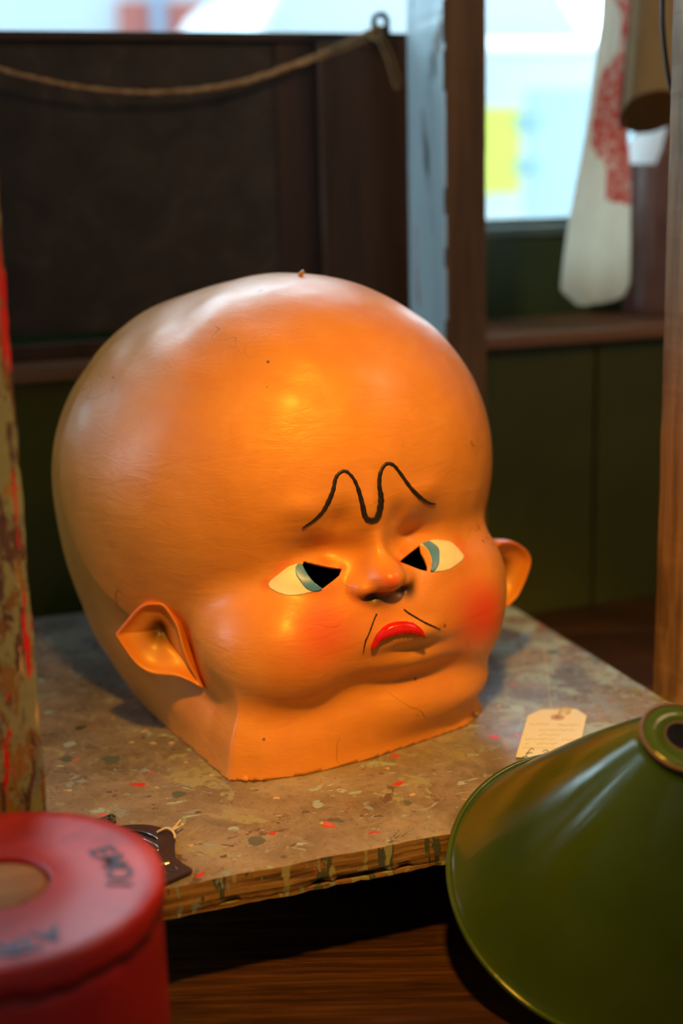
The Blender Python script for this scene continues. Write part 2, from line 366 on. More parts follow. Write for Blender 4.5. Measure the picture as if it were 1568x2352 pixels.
# ------------------------------------------------------------------ bench of dark planks under everything
ben = thing('bench', 'dark stained plank bench under the shelf stand, red drum and green lampshade', 'bench', (.4, .9, BZ))
ca, sa = math.cos(math.radians(-20)), math.sin(math.radians(-20))
q0 = gz(1100, 2370, BZ)            # a joint between two planks passes here
Rb = np.array([[ca, -sa], [sa, ca]])
s0 = (Rb.T @ q0[:2])[1]
pw = .215
def clip_poly(poly, axis, lim, sign):
    out = []
    for i in range(len(poly)):
        a, b = poly[i], poly[(i + 1) % len(poly)]
        ia, ib = sign * (a[axis] - lim) <= 0, sign * (b[axis] - lim) <= 0
        if ia: out.append(a)
        if ia != ib:
            t = (lim - a[axis]) / (b[axis] - a[axis]); out.append(a + (b - a) * t)
    return out
for k in range(-3, 8):
    y0, y1 = s0 + k * pw + .0005, s0 + (k + 1) * pw - .0005
    corners = [Rb @ np.array(c) for c in ((-1.6, y0), (2.4, y0), (2.4, y1), (-1.6, y1))]
    poly = corners
    for ax, lim, sg in ((0, -.9, -1), (0, 1.9, 1), (1, YW + .001, 1), (1, .25, -1)):
        poly = clip_poly(poly, ax, lim, sg)
        if len(poly) < 3: break
    if len(poly) < 3: continue
    loc = [Rb.T @ p for p in poly]
    n = len(loc); V = [(p[0], p[1], 0) for p in loc] + [(p[0], p[1], -.03) for p in loc]
    Fc = [tuple(range(n)), tuple(range(2 * n - 1, n - 1, -1))] + [(i, (i + 1) % n, n + (i + 1) % n, n + i) for i in range(n)]
    o = obj('plank', (V, Fc), M['bench'], None)
    md = o.modifiers.new('b', 'BEVEL'); md.width = .0005; md.segments = 1
    o.rotation_euler = (0, 0, math.radians(-20)); o.location = (0, 0, BZ)
    bpy.context.view_layer.update(); adopt(o, ben)
for x in (-.8, 1.8):
    for y in (.32, 1.5):
        adopt(obj('leg', box_bm(x - .035, x + .035, y - .035, y + .035, -.9, BZ - .03, .003), M['bench']), ben)

# ------------------------------------------------------------------ paint-splattered stand: board and posts
st = thing('shelf_stand', 'paint-splattered wooden shelf stand with rough posts carrying the big head', 'shelf', (.4, 1.2, BZ))
XL, XR, YF, YB = .104, .687, .889, 1.55
def shelf_board():
    bm = bmesh.new()
    # outline with an irregular chipped front edge, notched round the back right post
    top = []; n = 120
    for i in range(n + 1):
        x = XL + (XR - XL) * i / n; top.append((x, YF + .0008 * math.sin(x * 90) + random.uniform(-.0004, .0004)))
    outline = top + [(XR, YB)] + [(XL, YB)]
    tv = [bm.verts.new((x, y, 0)) for x, y in outline]
    mv = [bm.verts.new((x, y, -.0155)) for x, y in outline]
    bv = []
    for i, (x, y) in enumerate(outline):
        ch = 0
        if i <= n: ch = .0045 * max(0, math.sin(x * 53 + 2) * math.sin(x * 141 + 1) - .35) + random.uniform(0, .0008) + (.003 if .305 < x < .345 else 0)
        bv.append(bm.verts.new((x, y + (.0012 + ch * .5 if i <= n else 0), -.0215 + ch)))
    N = len(outline)
    bm.faces.new(tv)
    for i in range(N):
        j = (i + 1) % N
        for a, b in ((tv, mv), (mv, bv)): bm.faces.new((a[i], a[j], b[j], b[i]))
    bm.faces.new(bv[::-1])
    return bm
sb = obj('shelf_board', shelf_board(), M['splat'])
sb.data.materials.append(M['edge'])
for p in sb.data.polygons:
    if abs(p.normal.z) < .7: p.material_index = 1
md = sb.modifiers.new('b', 'BEVEL'); md.width = .0012; md.segments = 2; md.limit_method = 'ANGLE'; md.angle_limit = math.radians(60)
adopt(sb, st)
# second thin layer showing below the chipped edge
def under_strip():
    bm = bmesh.new(); n = 90; rows = []
    for i in range(n + 1):
        x = XL + (XR - XL) * i / n; j = random.uniform(-.0008, .0008); z = -.0245 + random.uniform(-.0006, .0006)
        rows.append([bm.verts.new(c) for c in ((x, YF + .001 + j, -.0218), (x, YF + .001 + j, z), (x, YB, z), (x, YB, -.0218))])
    for i in range(n):
        for k in range(4): bm.faces.new((rows[i][k], rows[i][(k + 1) % 4], rows[i + 1][(k + 1) % 4], rows[i + 1][k]))
    bm.faces.new(rows[0]); bm.faces.new(rows[-1][::-1]); return bm
adopt(obj('bottom_ply', under_strip(), M['edge']), st)
def post(name_mat, x0, x1, y0, y1, z0, z1, rough, seed, label=None):
    bm = bmesh.new(); n = 150; rows = []; r = random.Random(seed); ch = .002
    w = [0.0] * 8
    for i in range(n + 1):
        z = z0 + (z1 - z0) * i / n
        w = [a * .6 + r.uniform(-1, 1) * rough for a in w]
        pts = [(x0, y0 + ch), (x0 + ch, y0), (x1 - ch, y0), (x1, y0 + ch), (x1, y1 - ch), (x1 - ch, y1), (x0 + ch, y1), (x0, y1 - ch)]
        rows.append([bm.verts.new((px + a, py + a * .6, z)) for (px, py), a in zip(pts, w)])
    for i in range(n):
        for k in range(8): bm.faces.new((rows[i][k], rows[i][(k + 1) % 8], rows[i + 1][(k + 1) % 8], rows[i + 1][k]))
    bm.faces.new(rows[0][::-1]); bm.faces.new(rows[-1])
    o = adopt(obj('post', bm, name_mat), st)
    if label: o['label'] = label
    return o
post(M['oldpaint'], .036, .1035, .888, .955, BZ, .95, .0006, 1, 'left front post under flaking sage and red paint')
post(M['post_wood'], XR + .0005, XR + .052, .995, 1.081, BZ, .95, .0005, 2, 'bare rough-sawn right front post')
pb = post(M['post_back'], .6605, .712, 1.488, 1.594, BZ, 1.0, .0003, 3, 'back post with pale blue side face')
pb.data.materials.append(M['post_pale'])
for p in pb.data.polygons:
    if p.normal.x < -.6 and p.normal.x < -abs(p.normal.y): p.material_index = 1
post(M['post_back'], .05, .10, 1.50, 1.59, BZ, .0, .0003, 4)

# ------------------------------------------------------------------ dark framed panel leaning on the ledge
YP = 1.655
def onb(x, y, dy=0.0): return gy(x, y, YP + dy)
pan = thing('wooden_panel', 'large dark brown board with plank edge standing on the ledge behind the head', 'panel', (.35, YP, ZL1))
zt = onb(300, 72)[2]; xs1, xs2, xs3 = onb(641, 450)[0], onb(736, 450)[0], onb(938, 300)[0]
adopt(obj('sheet', box_bm(-.12, xs1 + .004, YP + .004, YP + .010, ZL1 + .03, zt - .008, .001), M['hard']), pan)
adopt(obj('top_rail', box_bm(-.12, xs3, YP - .004, YP + .014, zt - .010, zt, .001), M['rail']), pan)
zb = onb(120, 815)[2]
adopt(obj('bottom_rail', box_bm(-.12, xs1, YP - .004, YP + .014, ZL1 + .0005, onb(120, 790)[2], .002), M['stile']), pan)
adopt(obj('stile', box_bm(xs1, xs2, YP + .001, YP + .014, ZL1 + .0005, zt - .010, .002), M['stile']), pan)
adopt(obj('plank', box_bm(xs2 + .001, xs3, YP - .010, YP + .014, ZL1 + .0005, zt - .010, .0025, cuts=6, rough=.0002), M['plank']), pan)
# metal hanging eye at the top right
M['iron'] = NT('dark_iron').rough(.6).set(Metallic=.2).color((.02, .02, .022)).m
def ring_plate():
    c = onb(873, 50, -.014); R0, R1 = .0115, .0054; bm = bmesh.new(); n = 32; th = .0022
    out = []; inn = []
    for i in range(n):
        a = 2 * math.pi * i / n; ca_, sa_ = math.cos(a), math.sin(a)
        ox, oz = R0 * ca_, R0 * sa_
        if sa_ < -.2: ox = max(-R0, min(R0, R0 * ca_ * 1.25)); oz = -R0 - (.020 if sa_ < -.75 else .004)
        out.append((ox, oz)); inn.append((R1 * ca_, R1 * sa_))
    L = []
    for y in (-th, th):
        L.append(([bm.verts.new((c[0] + x, c[1] + y, c[2] + z)) for x, z in out], [bm.verts.new((c[0] + x, c[1] + y, c[2] + z)) for x, z in inn]))
    for i in range(n):
        j = (i + 1) % n
        for o_, i_ in L: bm.faces.new((o_[i], o_[j], i_[j], i_[i]))
        bm.faces.new((L[0][0][i], L[0][0][j], L[1][0][j], L[1][0][i])); bm.faces.new((L[0][1][i], L[0][1][j], L[1][1][j], L[1][1][i]))
    return bm
eye = adopt(obj('hanging_eye', ring_plate(), M['iron'], smooth=False), pan)
for px_, py_ in ((832, 112), (906, 108)):
    q = onb(px_, py_, -.012); bm = bmesh.new(); bmesh.ops.create_uvsphere(bm, u_segments=12, v_segments=8, radius=.003)
    for v in bm.verts: v.co = Vector((v.co.x, v.co.y * .5, v.co.z)) + Vector(q)
    adopt(obj('screw', bm, M['iron'], smooth=True), pan)
# rope strung from the eye
M['rope'] = NT('tan_twine'); t = M['rope']; t.color(t.ramp(t.noise(180, 3), [(.3, (.30, .15, .055)), (.7, (.60, .36, .16))])).rough(.85).bump(t.noise(400, 3), .6, .0008); M['rope'] = t.m
def strand(pxs, dy, rad, tw=.0009, ph=0):
    P = smooth_pts([gy(x, y, YP + d) for (x, y), d in zip(pxs, dy)], 14)
    out = []
    for i in range(2):
        off = [np.array((0, math.cos(k * .45 + math.pi * i + ph), math.sin(k * .45 + math.pi * i + ph))) * tw for k in range(len(P))]
        out.append(tube([p + o_ for p, o_ in zip(P, off)], [rad * (1 + .12 * math.sin(k * 1.3 + ph)) for k in range(len(P))], 7))
    return join(out)
rp = thing('twine', 'tan twine strung from the iron eye along the top of the dark board', 'twine', tuple(gy(340, 210, YP - .03)))
adopt(obj('strand', strand([(-150, 90), (0, 157), (90, 182), (200, 203), (330, 213), (450, 206), (560, 186), (680, 146), (770, 108), (862, 66)], [-.02] * 6 + [-.022, -.022, -.024, -.024], .0021), M['rope'], smooth=True), rp)
adopt(obj('strand', strand([(430, 211), (560, 190), (690, 147), (780, 117), (862, 80), (872, 58)], [-.024] * 6, .0018, ph=1), M['rope'], smooth=True), rp)
adopt(obj('loose_end', strand([(858, 78), (872, 100), (890, 140), (903, 188), (912, 204), (917, 190), (908, 150), (893, 112), (878, 84)], [-.026] * 9, .0014, .0006, 2), M['rope'], smooth=True), rp)
adopt(obj('knot', strand([(850, 84), (862, 62), (876, 74), (866, 92), (852, 80), (864, 66), (878, 84)], [-.027, -.031, -.029, -.034, -.03, -.026, -.029], .0017, .0006, 1), M['rope'], smooth=True), rp)
# ------------------------------------------------------------------ the big papier-mache head
AH = math.radians(3); OH = np.array([.41, 1.07, 0.0])
AM = np.array([[math.cos(AH), math.sin(AH), 0], [-math.sin(AH), math.cos(AH), 0], [0, 0, 1.0]])   # world -> head
def ell(P, c, r):
    q = P - np.array(c); r = np.array(r); k0 = np.sqrt(((q / r) ** 2).sum(-1)); k1 = np.sqrt(((q / (r * r)) ** 2).sum(-1)) + 1e-9
    return k0 * (k0 - 1) / k1
def smin(a, b, k):
    h = np.clip(.5 + .5 * (b - a) / k, 0, 1); return b * (1 - h) + a * h - k * h * (1 - h)
NECK = np.array([(-.134, -.012), (-.115, -.022), (-.083, -.026), (-.021, -.020), (.028, -.006), (.08, .008), (.106, .03), (.118, .08), (.12, .22), (.06, .30), (-.08, .30), (-.14, .22), (-.146, .1)])
def polyd(P, V):
    x, y = P[..., 0], P[..., 1]; d = np.full(x.shape, 1e9); s = np.ones(x.shape)
    for i in range(len(V)):
        a = V[i]; b = V[i - 1]; e = b - a; wx = x - a[0]; wy = y - a[1]
        t = np.clip((wx * e[0] + wy * e[1]) / (e @ e), 0, 1)
        d = np.minimum(d, (wx - e[0] * t) ** 2 + (wy - e[1] * t) ** 2)
        c1 = y >= a[1]; c2 = y < b[1]; c3 = e[0] * wy > e[1] * wx
        s = np.where((c1 & c2 & c3) | (~c1 & ~c2 & ~c3), -s, s)
    return s * np.sqrt(d)
def sdf(P):
    u, v, w = P[..., 0], P[..., 1], P[..., 2]
    cr = smin(ell(P, (-.0231, .1882, .2129), (.2043, .2157, .1721)), ell(P, (-.0175, .1133, .2493), (.1513, .1421, .1362)), .04)
    body = smin(cr, ell(P, (-.042, .2069, .110), (.1612, .1631, .1446)), .06)
    pd = polyd(P, NECK) - .010
    pd = pd + (.10 + .22 * np.clip((.08 - v) / .05, 0, 1) + .5 * np.clip(u - .03, 0, .1) / .1) * np.clip(w, 0, .1) - .004 * np.exp(-((w - .03) / .02) ** 2)
    body = smin(body, np.maximum(pd, w - .075), .045)
    face = ell(P, (.008, .062, .128), (.135, .098, .078))
    face = smin(face, ell(P, (-.078, .032, .100), (.072, .080, .062)), .03)
    face = smin(face, ell(P, (.0785, .0463, .1000), (.0516, .0746, .0640)), .03)
    face = smin(face, ell(P, (.008, -.006, .110), (.055, .045, .042)), .03)
    pad = ell(P, (.012, .030, .040), (.105, .062, .040)); body = smin(body, pad, .02)
    d = smin(body, face, .018)
    no = ell(P, (-.010, -.040, .162), (.0150, .021, .0130))
    no = smin(no, ell(P, (-.027, -.034, .153), (.0105, .013, .0088)), .008)
    no = smin(no, ell(P, (.006, -.033, .155), (.0105, .013, .0088)), .008)
    no = smin(no, ell(P, (-.013, -.022, .172), (.011, .02, .03)), .014)
    d = smin(d, no, .008)
    d = smin(d, ell(P, (.010, -.044, .114), (.024, .012, .008)), .008)
    return d
def gs(P, c, s): return np.exp(-(((P - np.array(c)) / np.array(s)) ** 2).sum(-1))
# low frequency unevenness of hand-laid paper
_k = rng.normal(size=(60, 3)); _k /= np.linalg.norm(_k, axis=1, keepdims=True)
_f = np.concatenate([rng.uniform(40, 90, 26), rng.uniform(110, 260, 34)]); _k = _k * _f[:, None]; _p = rng.uniform(0, 6.28, 60); _a = 18.0 / _f ** 1.35
def lumps(P):
    o = np.zeros(P.shape[:-1])
    for k, p, a in zip(_k, _p, _a): o += a * np.sin(P @ k + p)
    return o * .0016
def carve(P):
    g = .019 * gs(P, (-.056, -.035, .184), (.030, .04, .0165)) + .019 * gs(P, (.028, -.033, .187), (.025, .04, .0165))
    g = g + .009 * gs(P, (-.046, -.04, .209), (.013, .05, .013)) + .006 * gs(P, (.006, -.04, .208), (.010, .05, .012)) - .003 * gs(P, (-.075, -.04, .222), (.018, .06, .010)) - .003 * gs(P, (.03, -.04, .225), (.018, .06, .010))
    g = g - .004 * gs(P, (-.021, -.04, .218), (.008, .05, .02))
    g = g - .004 * gs(P, (-.066, -.03, .160), (.026, .05, .010)) - .004 * gs(P, (.055, -.02, .160), (.026, .05, .010))
    g = g + .006 * gs(P, (-.0235, -.05, .1455), (.0055, .03, .0035)) + .006 * gs(P, (.003, -.05, .148), (.005, .03, .0035))
    g = g + .006 * gs(P, (.012, -.04, .096), (.034, .04, .007))
    # seam where the front shell overlaps the back shell
    vs = np.interp(P[..., 2], [.0, .10, .124, .141, .175, .262, .306, .36, .45], [.06, .09, .114, .131, .158, .173, .178, .19, .22]) + .006
    g = g + .0035 / (1 + np.exp(-(P[..., 1] - vs) / .002)) * np.clip((P[..., 2] - .05) / .04, 0, 1) * np.clip((.36 - P[..., 2]) / .05, 0, 1)
    g = g + .014 * gs(P, (-.155, .078, .086), (.03, .03, .026))
    # soft folds across the crown
    fold = np.sin((P[..., 2] - .35 * P[..., 1]) * 210 + 3 * np.sin(P[..., 0] * 16)) * gs(P, (-.06, .10, .35), (.12, .12, .04))
    g = g + .0013 * fold
    return g + lumps(P)
C0 = np.array([0, .15, .16])
def surf(D):
    D = D / np.linalg.norm(D, axis=-1, keepdims=True); r = np.full(D.shape[:-1], .40)
    for _ in range(30): r = r - np.maximum(sdf(C0 + D * r[..., None]), 0) * .85
    for _ in range(4): r = r - sdf(C0 + D * r[..., None]) * .7
    P = C0 + D * r[..., None]; r = r - carve(P)
    return C0 + D * r[..., None]
def cube_sphere(N):
    idx = {}; V = []; Fc = []; g = np.tan(np.linspace(-math.pi / 4, math.pi / 4, N + 1))
    for ax in range(3):
        for s in (-1, 1):
            ids = np.empty((N + 1, N + 1), int)
            for i in range(N + 1):
                for j in range(N + 1):
                    p = [0, 0, 0]; p[ax] = s; p[(ax + 1) % 3] = g[i]; p[(ax + 2) % 3] = g[j]
                    if 0 < i < N and 0 < j < N: ids[i, j] = len(V); V.append(p); continue
                    key = tuple(round(c, 6) for c in p)
                    if key not in idx: idx[key] = len(V); V.append(p)
                    ids[i, j] = idx[key]
            for i in range(N):
                for j in range(N):
                    q = (int(ids[i, j]), int(ids[i + 1, j]), int(ids[i + 1, j + 1]), int(ids[i, j + 1]))
                    Fc.append(q if s > 0 else q[::-1])
    return np.array(V, float), Fc
V, Fc = cube_sphere(170)
P = surf(V); PW = P @ AM + OH
me = bpy.data.meshes.new('head_shell'); me.from_pydata(PW.tolist(), [], Fc); me.update()
bm = bmesh.new(); bm.from_mesh(me)
# open the neck flat on the board
bmesh.ops.bisect_plane(bm, geom=bm.verts[:] + bm.edges[:] + bm.faces[:], plane_co=(0, 0, .0006), plane_no=(0, 0, 1), clear_inner=True)
# pupils are real holes cut through the shell
HOLE_L = [(697.6, 1289), (734, 1297), (763, 1303), (784.6, 1306), (779, 1321.6), (766, 1333), (741.6, 1353), (722, 1339), (709, 1323.5), (701, 1312), (694, 1298.6)]
HOLE_R = [(918, 1290), (940, 1270), (964, 1251.5), (966.6, 1267), (976, 1284), (982, 1301), (981, 1312), (964, 1308.5), (945, 1301)]
def inside(poly, x, y):
    c = False; n = len(poly)
    for i in range(n):
        x1, y1 = poly[i]; x2, y2 = poly[i - 1]
        if (y1 > y) != (y2 > y) and x < (x2 - x1) * (y - y1) / (y2 - y1) + x1: c = not c
    return c
fwd = Mc[2]
for hole in (HOLE_L, HOLE_R):
    xs = [h[0] for h in hole]; ys = [h[1] for h in hole]
    for i in range(len(hole)):
        a, b = ray(*hole[i]), ray(*hole[i - 1]); n = np.cross(a, b)
        co = np.array([v.co[:] for v in bm.verts]); q = to_px(co); dep = (co - Cw) @ fwd
        mx0, mx1 = sorted((hole[i][0], hole[i - 1][0])); my0, my1 = sorted((hole[i][1], hole[i - 1][1]))
        near = (q[:, 0] > mx0 - 9) & (q[:, 0] < mx1 + 9) & (q[:, 1] > my0 - 9) & (q[:, 1] < my1 + 9) & (dep < 1.25)
        bm.verts.ensure_lookup_table(); vs = {bm.verts[k] for k in np.nonzero(near)[0]}
        fs = {f for v in vs for f in v.link_faces}; es = {e for f in fs for e in f.edges}; vv = {v for f in fs for v in f.verts}
        bmesh.ops.bisect_plane(bm, geom=list(fs) + list(es) + list(vv), plane_co=Cw, plane_no=n / np.linalg.norm(n), dist=1e-6)
    cand = []
    for f in bm.faces:
        c = f.calc_center_median()
        if c.y > 1.25: continue
        x, y = to_px(np.array(c))
        if min(xs) < x < max(xs) and min(ys) < y < max(ys) and inside(hole, x, y): cand.append(f)
    bmesh.ops.delete(bm, geom=cand, context='FACES')
bmesh.ops.recalc_face_normals(bm, faces=bm.faces)
bm.to_mesh(me); bvh = BVHTree.FromBMesh(bm); bm.free()
def hit(x, y):
    d = Vector(ray(x, y)).normalized(); loc, nrm, i, dist = bvh.ray_cast(Vector(Cw), d)
    return (None, None) if loc is None else (loc, nrm if nrm.dot(d) < 0 else -nrm)
def on_surf(p):
    loc, nrm, i, d = bvh.find_nearest(Vector(p)); return loc, nrm
# airbrushed colour, measured in 3-D on the surface
n = len(me.vertices); co = np.empty(n * 3); me.vertices.foreach_get('co', co); co = co.reshape(-1, 3)
red = np.zeros(n); dark = np.zeros(n)
def spray(ch, x, y, r, amt, pw_=1.3, rad3=None):
    h, nn = hit(x, y)
    if h is None: return
    d = np.linalg.norm(co - np.array(h), axis=1); ch[:] = 1 - (1 - ch) * (1 - amt * np.exp(-(d / r) ** (2 * pw_)))
spray(red, 742, 1448, .026, .55); spray(red, 735, 1445, .045, .25); spray(red, 1115, 1412, .027, .82); spray(red, 1095, 1415, .040, .35)
spray(red, 893, 1330, .011, .42); spray(red, 900, 1335, .006, .5); spray(red, 868, 1370, .022, .25)
for x, y, r, a in ((789, 1302, .004, .9), (916, 1290, .004, .8), (612, 1342, .005, .4), (1068, 1277, .006, .35), (660, 1297, .006, .3), (640, 1310, .006, .3), (1055, 1250, .008, .35), (930, 1268, .006, .3), (745, 1292, .006, .35)): spray(red, x, y, r, a)
spray(dark, 858, 1370, .0085, .97, 1.2); spray(dark, 843, 1368, .006, .6); spray(dark, 934, 1356, .0075, .96, 1.2); spray(dark, 940, 1347, .0055, .7)
spray(dark, 893, 1376, .009, .55, 1.0); spray(dark, 875, 1384, .008, .35); spray(dark, 598, 667, .0022, .9)
at = me.color_attributes.new('paint', 'FLOAT_COLOR', 'POINT'); arr = np.zeros((n, 4)); arr[:, 0] = red; arr[:, 1] = dark; arr[:, 3] = 1
at.data.foreach_set('color', arr.ravel())
me.polygons.foreach_set('use_smooth', [True] * len(me.polygons))
me.materials.append(M['skin']); me.materials.append(M['paper_inside'])
HD = thing('carnival_head', 'giant papier-mache baby head with frowning painted face on the splattered shelf', 'mask', (.41, 1.2, 0))
hs = bpy.data.objects.new('head_shell', me); link(hs); adopt(hs, HD)
md = hs.modifiers.new('thick', 'SOLIDIFY'); md.thickness = .003; md.offset = -1; md.material_offset = 1; md.use_rim = True

def patch(name, poly, mat, lift=.0005, grid=3.0, dome=0.0, parent=HD, density=None):
    """painted area: a thin film that follows the surface, outlined in 3-D through hit points"""
    poly = [np.array(p) for p in poly]
    xs = [p[0] for p in poly]; ys = [p[1] for p in poly]
    pts = [Vector(p) for p in poly]; ne = len(pts); cen = np.mean(poly, 0)
    edges = [(i, (i + 1) % ne) for i in range(ne)]
    x = min(xs) + grid / 2
    while x < max(xs):
        y = min(ys) + grid / 2
        while y < max(ys):
            if inside(poly, x, y) and min(np.hypot(*(p - (x, y))) for p in poly) > grid * .5: pts.append(Vector((x + random.uniform(-.2, .2), y + random.uniform(-.2, .2))))
            y += grid
        x += grid
    v2, e2, f2, _, _, _ = geometry.delaunay_2d_cdt(pts, edges, [], 0, 1e-4)
    Vv = []; nrmz = []
    for v in v2:
        h, nn = hit(v.x, v.y)
        if h is None:
            # sample around the hole edge
            for rr in (2, 4, 6, 9, 13):
                hh = [hit(v.x + rr * math.cos(a), v.y + rr * math.sin(a)) for a in np.linspace(0, 6.28, 9)]
                hh = [q for q in hh if q[0] is not None]
                if hh: h, nn = hh[0]; break
        if (h - Vector(Cw)).length > 1.45:
            best = None
            for rr in (2, 4, 6, 9, 13):
                hh = [hit(v.x + rr * math.cos(a), v.y + rr * math.sin(a)) for a in np.linspace(0, 6.28, 13)]
                hh = [q for q in hh if q[0] is not None and (q[0] - Vector(Cw)).length < 1.35]
                if hh: best = hh[0]; break
            if best:
                q0_, nn = best; d = Vector(ray(v.x, v.y)); t = (q0_ - Vector(Cw)).dot(nn) / d.dot(nn); h = Vector(Cw) + d * t
        de = min(1.0, min(np.hypot(*(p - (v.x, v.y))) for p in poly) / 10) if dome else 0
        Vv.append(h + nn * (lift + dome * math.sqrt(de))); nrmz.append(nn)
    faces = []
    for f in f2:
        c = sum((v2[i] for i in f), Vector((0, 0))) / len(f)
        if inside(poly, c.x, c.y): faces.append(tuple(f))
    V2 = Vv + [a - nn * (lift + .0004) for a, nn in zip(Vv, nrmz)]
    k = len(Vv); bd = {}
    for f in faces:
        for i in range(len(f)):
            e = (f[i], f[(i + 1) % len(f)]); bd[e] = bd.get(e, 0) + 1
    side = [(a, b, b + k, a + k) for (a, b) in bd if (b, a) not in bd]
    o = obj(name, (V2, faces + side), mat, None, smooth=True)
    return adopt(o, parent) if parent is not None else o
def paint_mat(name, c0, c1, r=.35, sc=60):
    t = NT(name); return t.color(t.ramp(t.noise(sc, 4, .6), [(.3, c0), (.7, c1)])).rough(r).bump(t.noise(sc * 1.5, 4), .3, .0008).m
M['eyewhite'] = paint_mat('ivory_eye_paint', (.80, .68, .50), (.88, .80, .64), .5)
M['iris'] = paint_mat('blue_iris_paint', (.05, .20, .62), (.09, .29, .78), .35)
M['lip'] = paint_mat('red_lip_paint', (.55, .004, .004), (.74, .010, .008), .25, 90)
M['ink'] = paint_mat('black_brush_paint', (.010, .006, .004), (.03, .018, .010), .45, 200)
EL = [(617, 1343), (620, 1336), (629, 1328), (646, 1314), (655, 1307), (665, 1300.5), (675, 1297), (684, 1295), (690, 1296.5), (694, 1298.6), (701, 1312), (709, 1323.5), (722, 1339), (738, 1351), (732, 1356), (722, 1358), (709, 1361), (696, 1364.6), (684, 1366.5), (671, 1367.5), (658, 1366.5), (646, 1363.7), (636, 1360), (627, 1355), (620, 1350)]
IL = [(684, 1294.5), (689, 1295.5), (693.5, 1298.6), (700.5, 1312), (708.5, 1323.5), (721.5, 1339), (730, 1345), (738, 1350.5), (737, 1354), (732, 1356.5), (722, 1357.5), (714, 1356.5), (707, 1354), (697.6, 1346), (688, 1333), (682, 1325), (679, 1318), (678, 1304), (680, 1299)]
ER = [(964.5, 1251), (970, 1249), (976, 1246), (983.6, 1243), (992, 1240.6), (1001, 1239.8), (1015, 1241), (1029.6, 1243.5), (1037, 1247), (1044, 1253), (1052, 1261), (1059, 1269.7), (1063, 1274), (1064.5, 1278.5), (1063, 1284), (1059, 1289), (1047, 1298), (1034.5, 1306), (1022, 1310.5), (1010, 1313), (996, 1313.5), (990, 1313.3), (992, 1301), (989.7, 1284), (983.6, 1267), (974, 1256)]
IR = [(969, 1249.5), (976, 1246), (983.6, 1243), (990, 1246), (995.7, 1250), (1002, 1255.5), (1006.6, 1262), (1008, 1272), (1008, 1282), (1007.5, 1291), (1005, 1299), (1001, 1306), (996, 1312.8), (987.5, 1313.2), (991.5, 1301), (990, 1284), (984, 1267), (975, 1256)]
LIP = [(851, 1492.6), (852, 1482), (856, 1473.5), (862, 1460), (870.5, 1449.6), (879, 1440), (889.6, 1433), (901, 1429), (913.5, 1427), (928, 1427), (942, 1429), (952, 1433), (961, 1440), (968, 1447), (973, 1454), (975.7, 1463), (967, 1462.5), (956.6, 1460), (947, 1457.5), (937.4, 1456.8), (920, 1458), (904, 1461.6), (892, 1466), (880, 1471), (871, 1477), (865.7, 1483), (859, 1487)]
for E_, I_ in ((EL, IL), (ER, IR)):
    e = patch('eye', smooth_pts(E_, 2, True), M['eyewhite'], .0006)
    i = patch('iris', smooth_pts(I_, 2, True), M['iris'], .0011, parent=None)
    i.parent = e
patch('lips', smooth_pts(LIP, 2, True), M['lip'], .0006, dome=.0045)
def stroke(name, pts, mat, lift=.0006, k=6):
    sp = smooth_pts(pts, k); L = []; Rr = []
    for i, p in enumerate(sp):
        a = sp[max(i - 1, 0)][:2]; b = sp[min(i + 1, len(sp) - 1)][:2]; t = (b - a) / (np.hypot(*(b - a)) + 1e-9); nn = np.array([-t[1], t[0]])
        w = p[2] * .5 * (1 + .10 * math.sin(i * 1.7) + random.uniform(-.07, .07)); L.append(p[:2] + nn * w); Rr.append(p[:2] - nn * w)
    Vv = []; 
    for a, b in zip(L, Rr):
        for q in (a, (a + b) / 2, b):
            h, nn = hit(*q); Vv.append(h + nn * (lift if q is a or q is b else lift * 1.6))
        for q in (a, b):
            h, nn = hit(*q); Vv.append(h - nn * .0005)
    Fs = []
    for i in range(len(sp) - 1):
        o0, o1 = i * 5, (i + 1) * 5
        for s_, e_ in ((0, 1), (1, 2), (3, 0), (2, 4)): Fs.append((o0 + s_, o0 + e_, o1 + e_, o1 + s_))
    return adopt(obj(name, (Vv, Fs), mat, None, smooth=True), HD)
stroke('brow_line', [(693.5, 1213, 1.5), (706, 1205, 4), (722, 1194, 6), (741, 1174.6, 8), (755.7, 1148, 10), (765, 1124, 9), (770, 1100, 8), (779.6, 1086, 7), (794, 1082, 7), (810.7, 1098, 7), (822.6, 1124, 9), (832, 1158, 11), (839, 1186.5, 12), (851, 1195, 13), (865.7, 1189, 13), (873, 1162.6, 13), (874, 1139, 12), (870.5, 1115, 9), (873, 1086, 8), (885, 1066, 7), (901.5, 1067, 7), (918, 1086, 7), (942, 1119.6, 8), (966, 1143.5, 9), (983, 1155, 7), (999.6, 1157, 1.5)], M['ink'])
stroke('mouth_crease', [(864.7, 1410, 4), (858, 1425, 2.8), (851, 1445, 3.2), (845, 1460, 2.4), (839, 1473.5, 3), (833.6, 1500, 1.2)], M['ink'])
stroke('mouth_crease', [(927, 1399, 2.5), (935, 1406, 3.2), (947, 1413.7, 3.5), (964, 1424, 3.5), (980.5, 1433, 4), (995, 1439, 3), (1010, 1445, 1)], M['ink'])

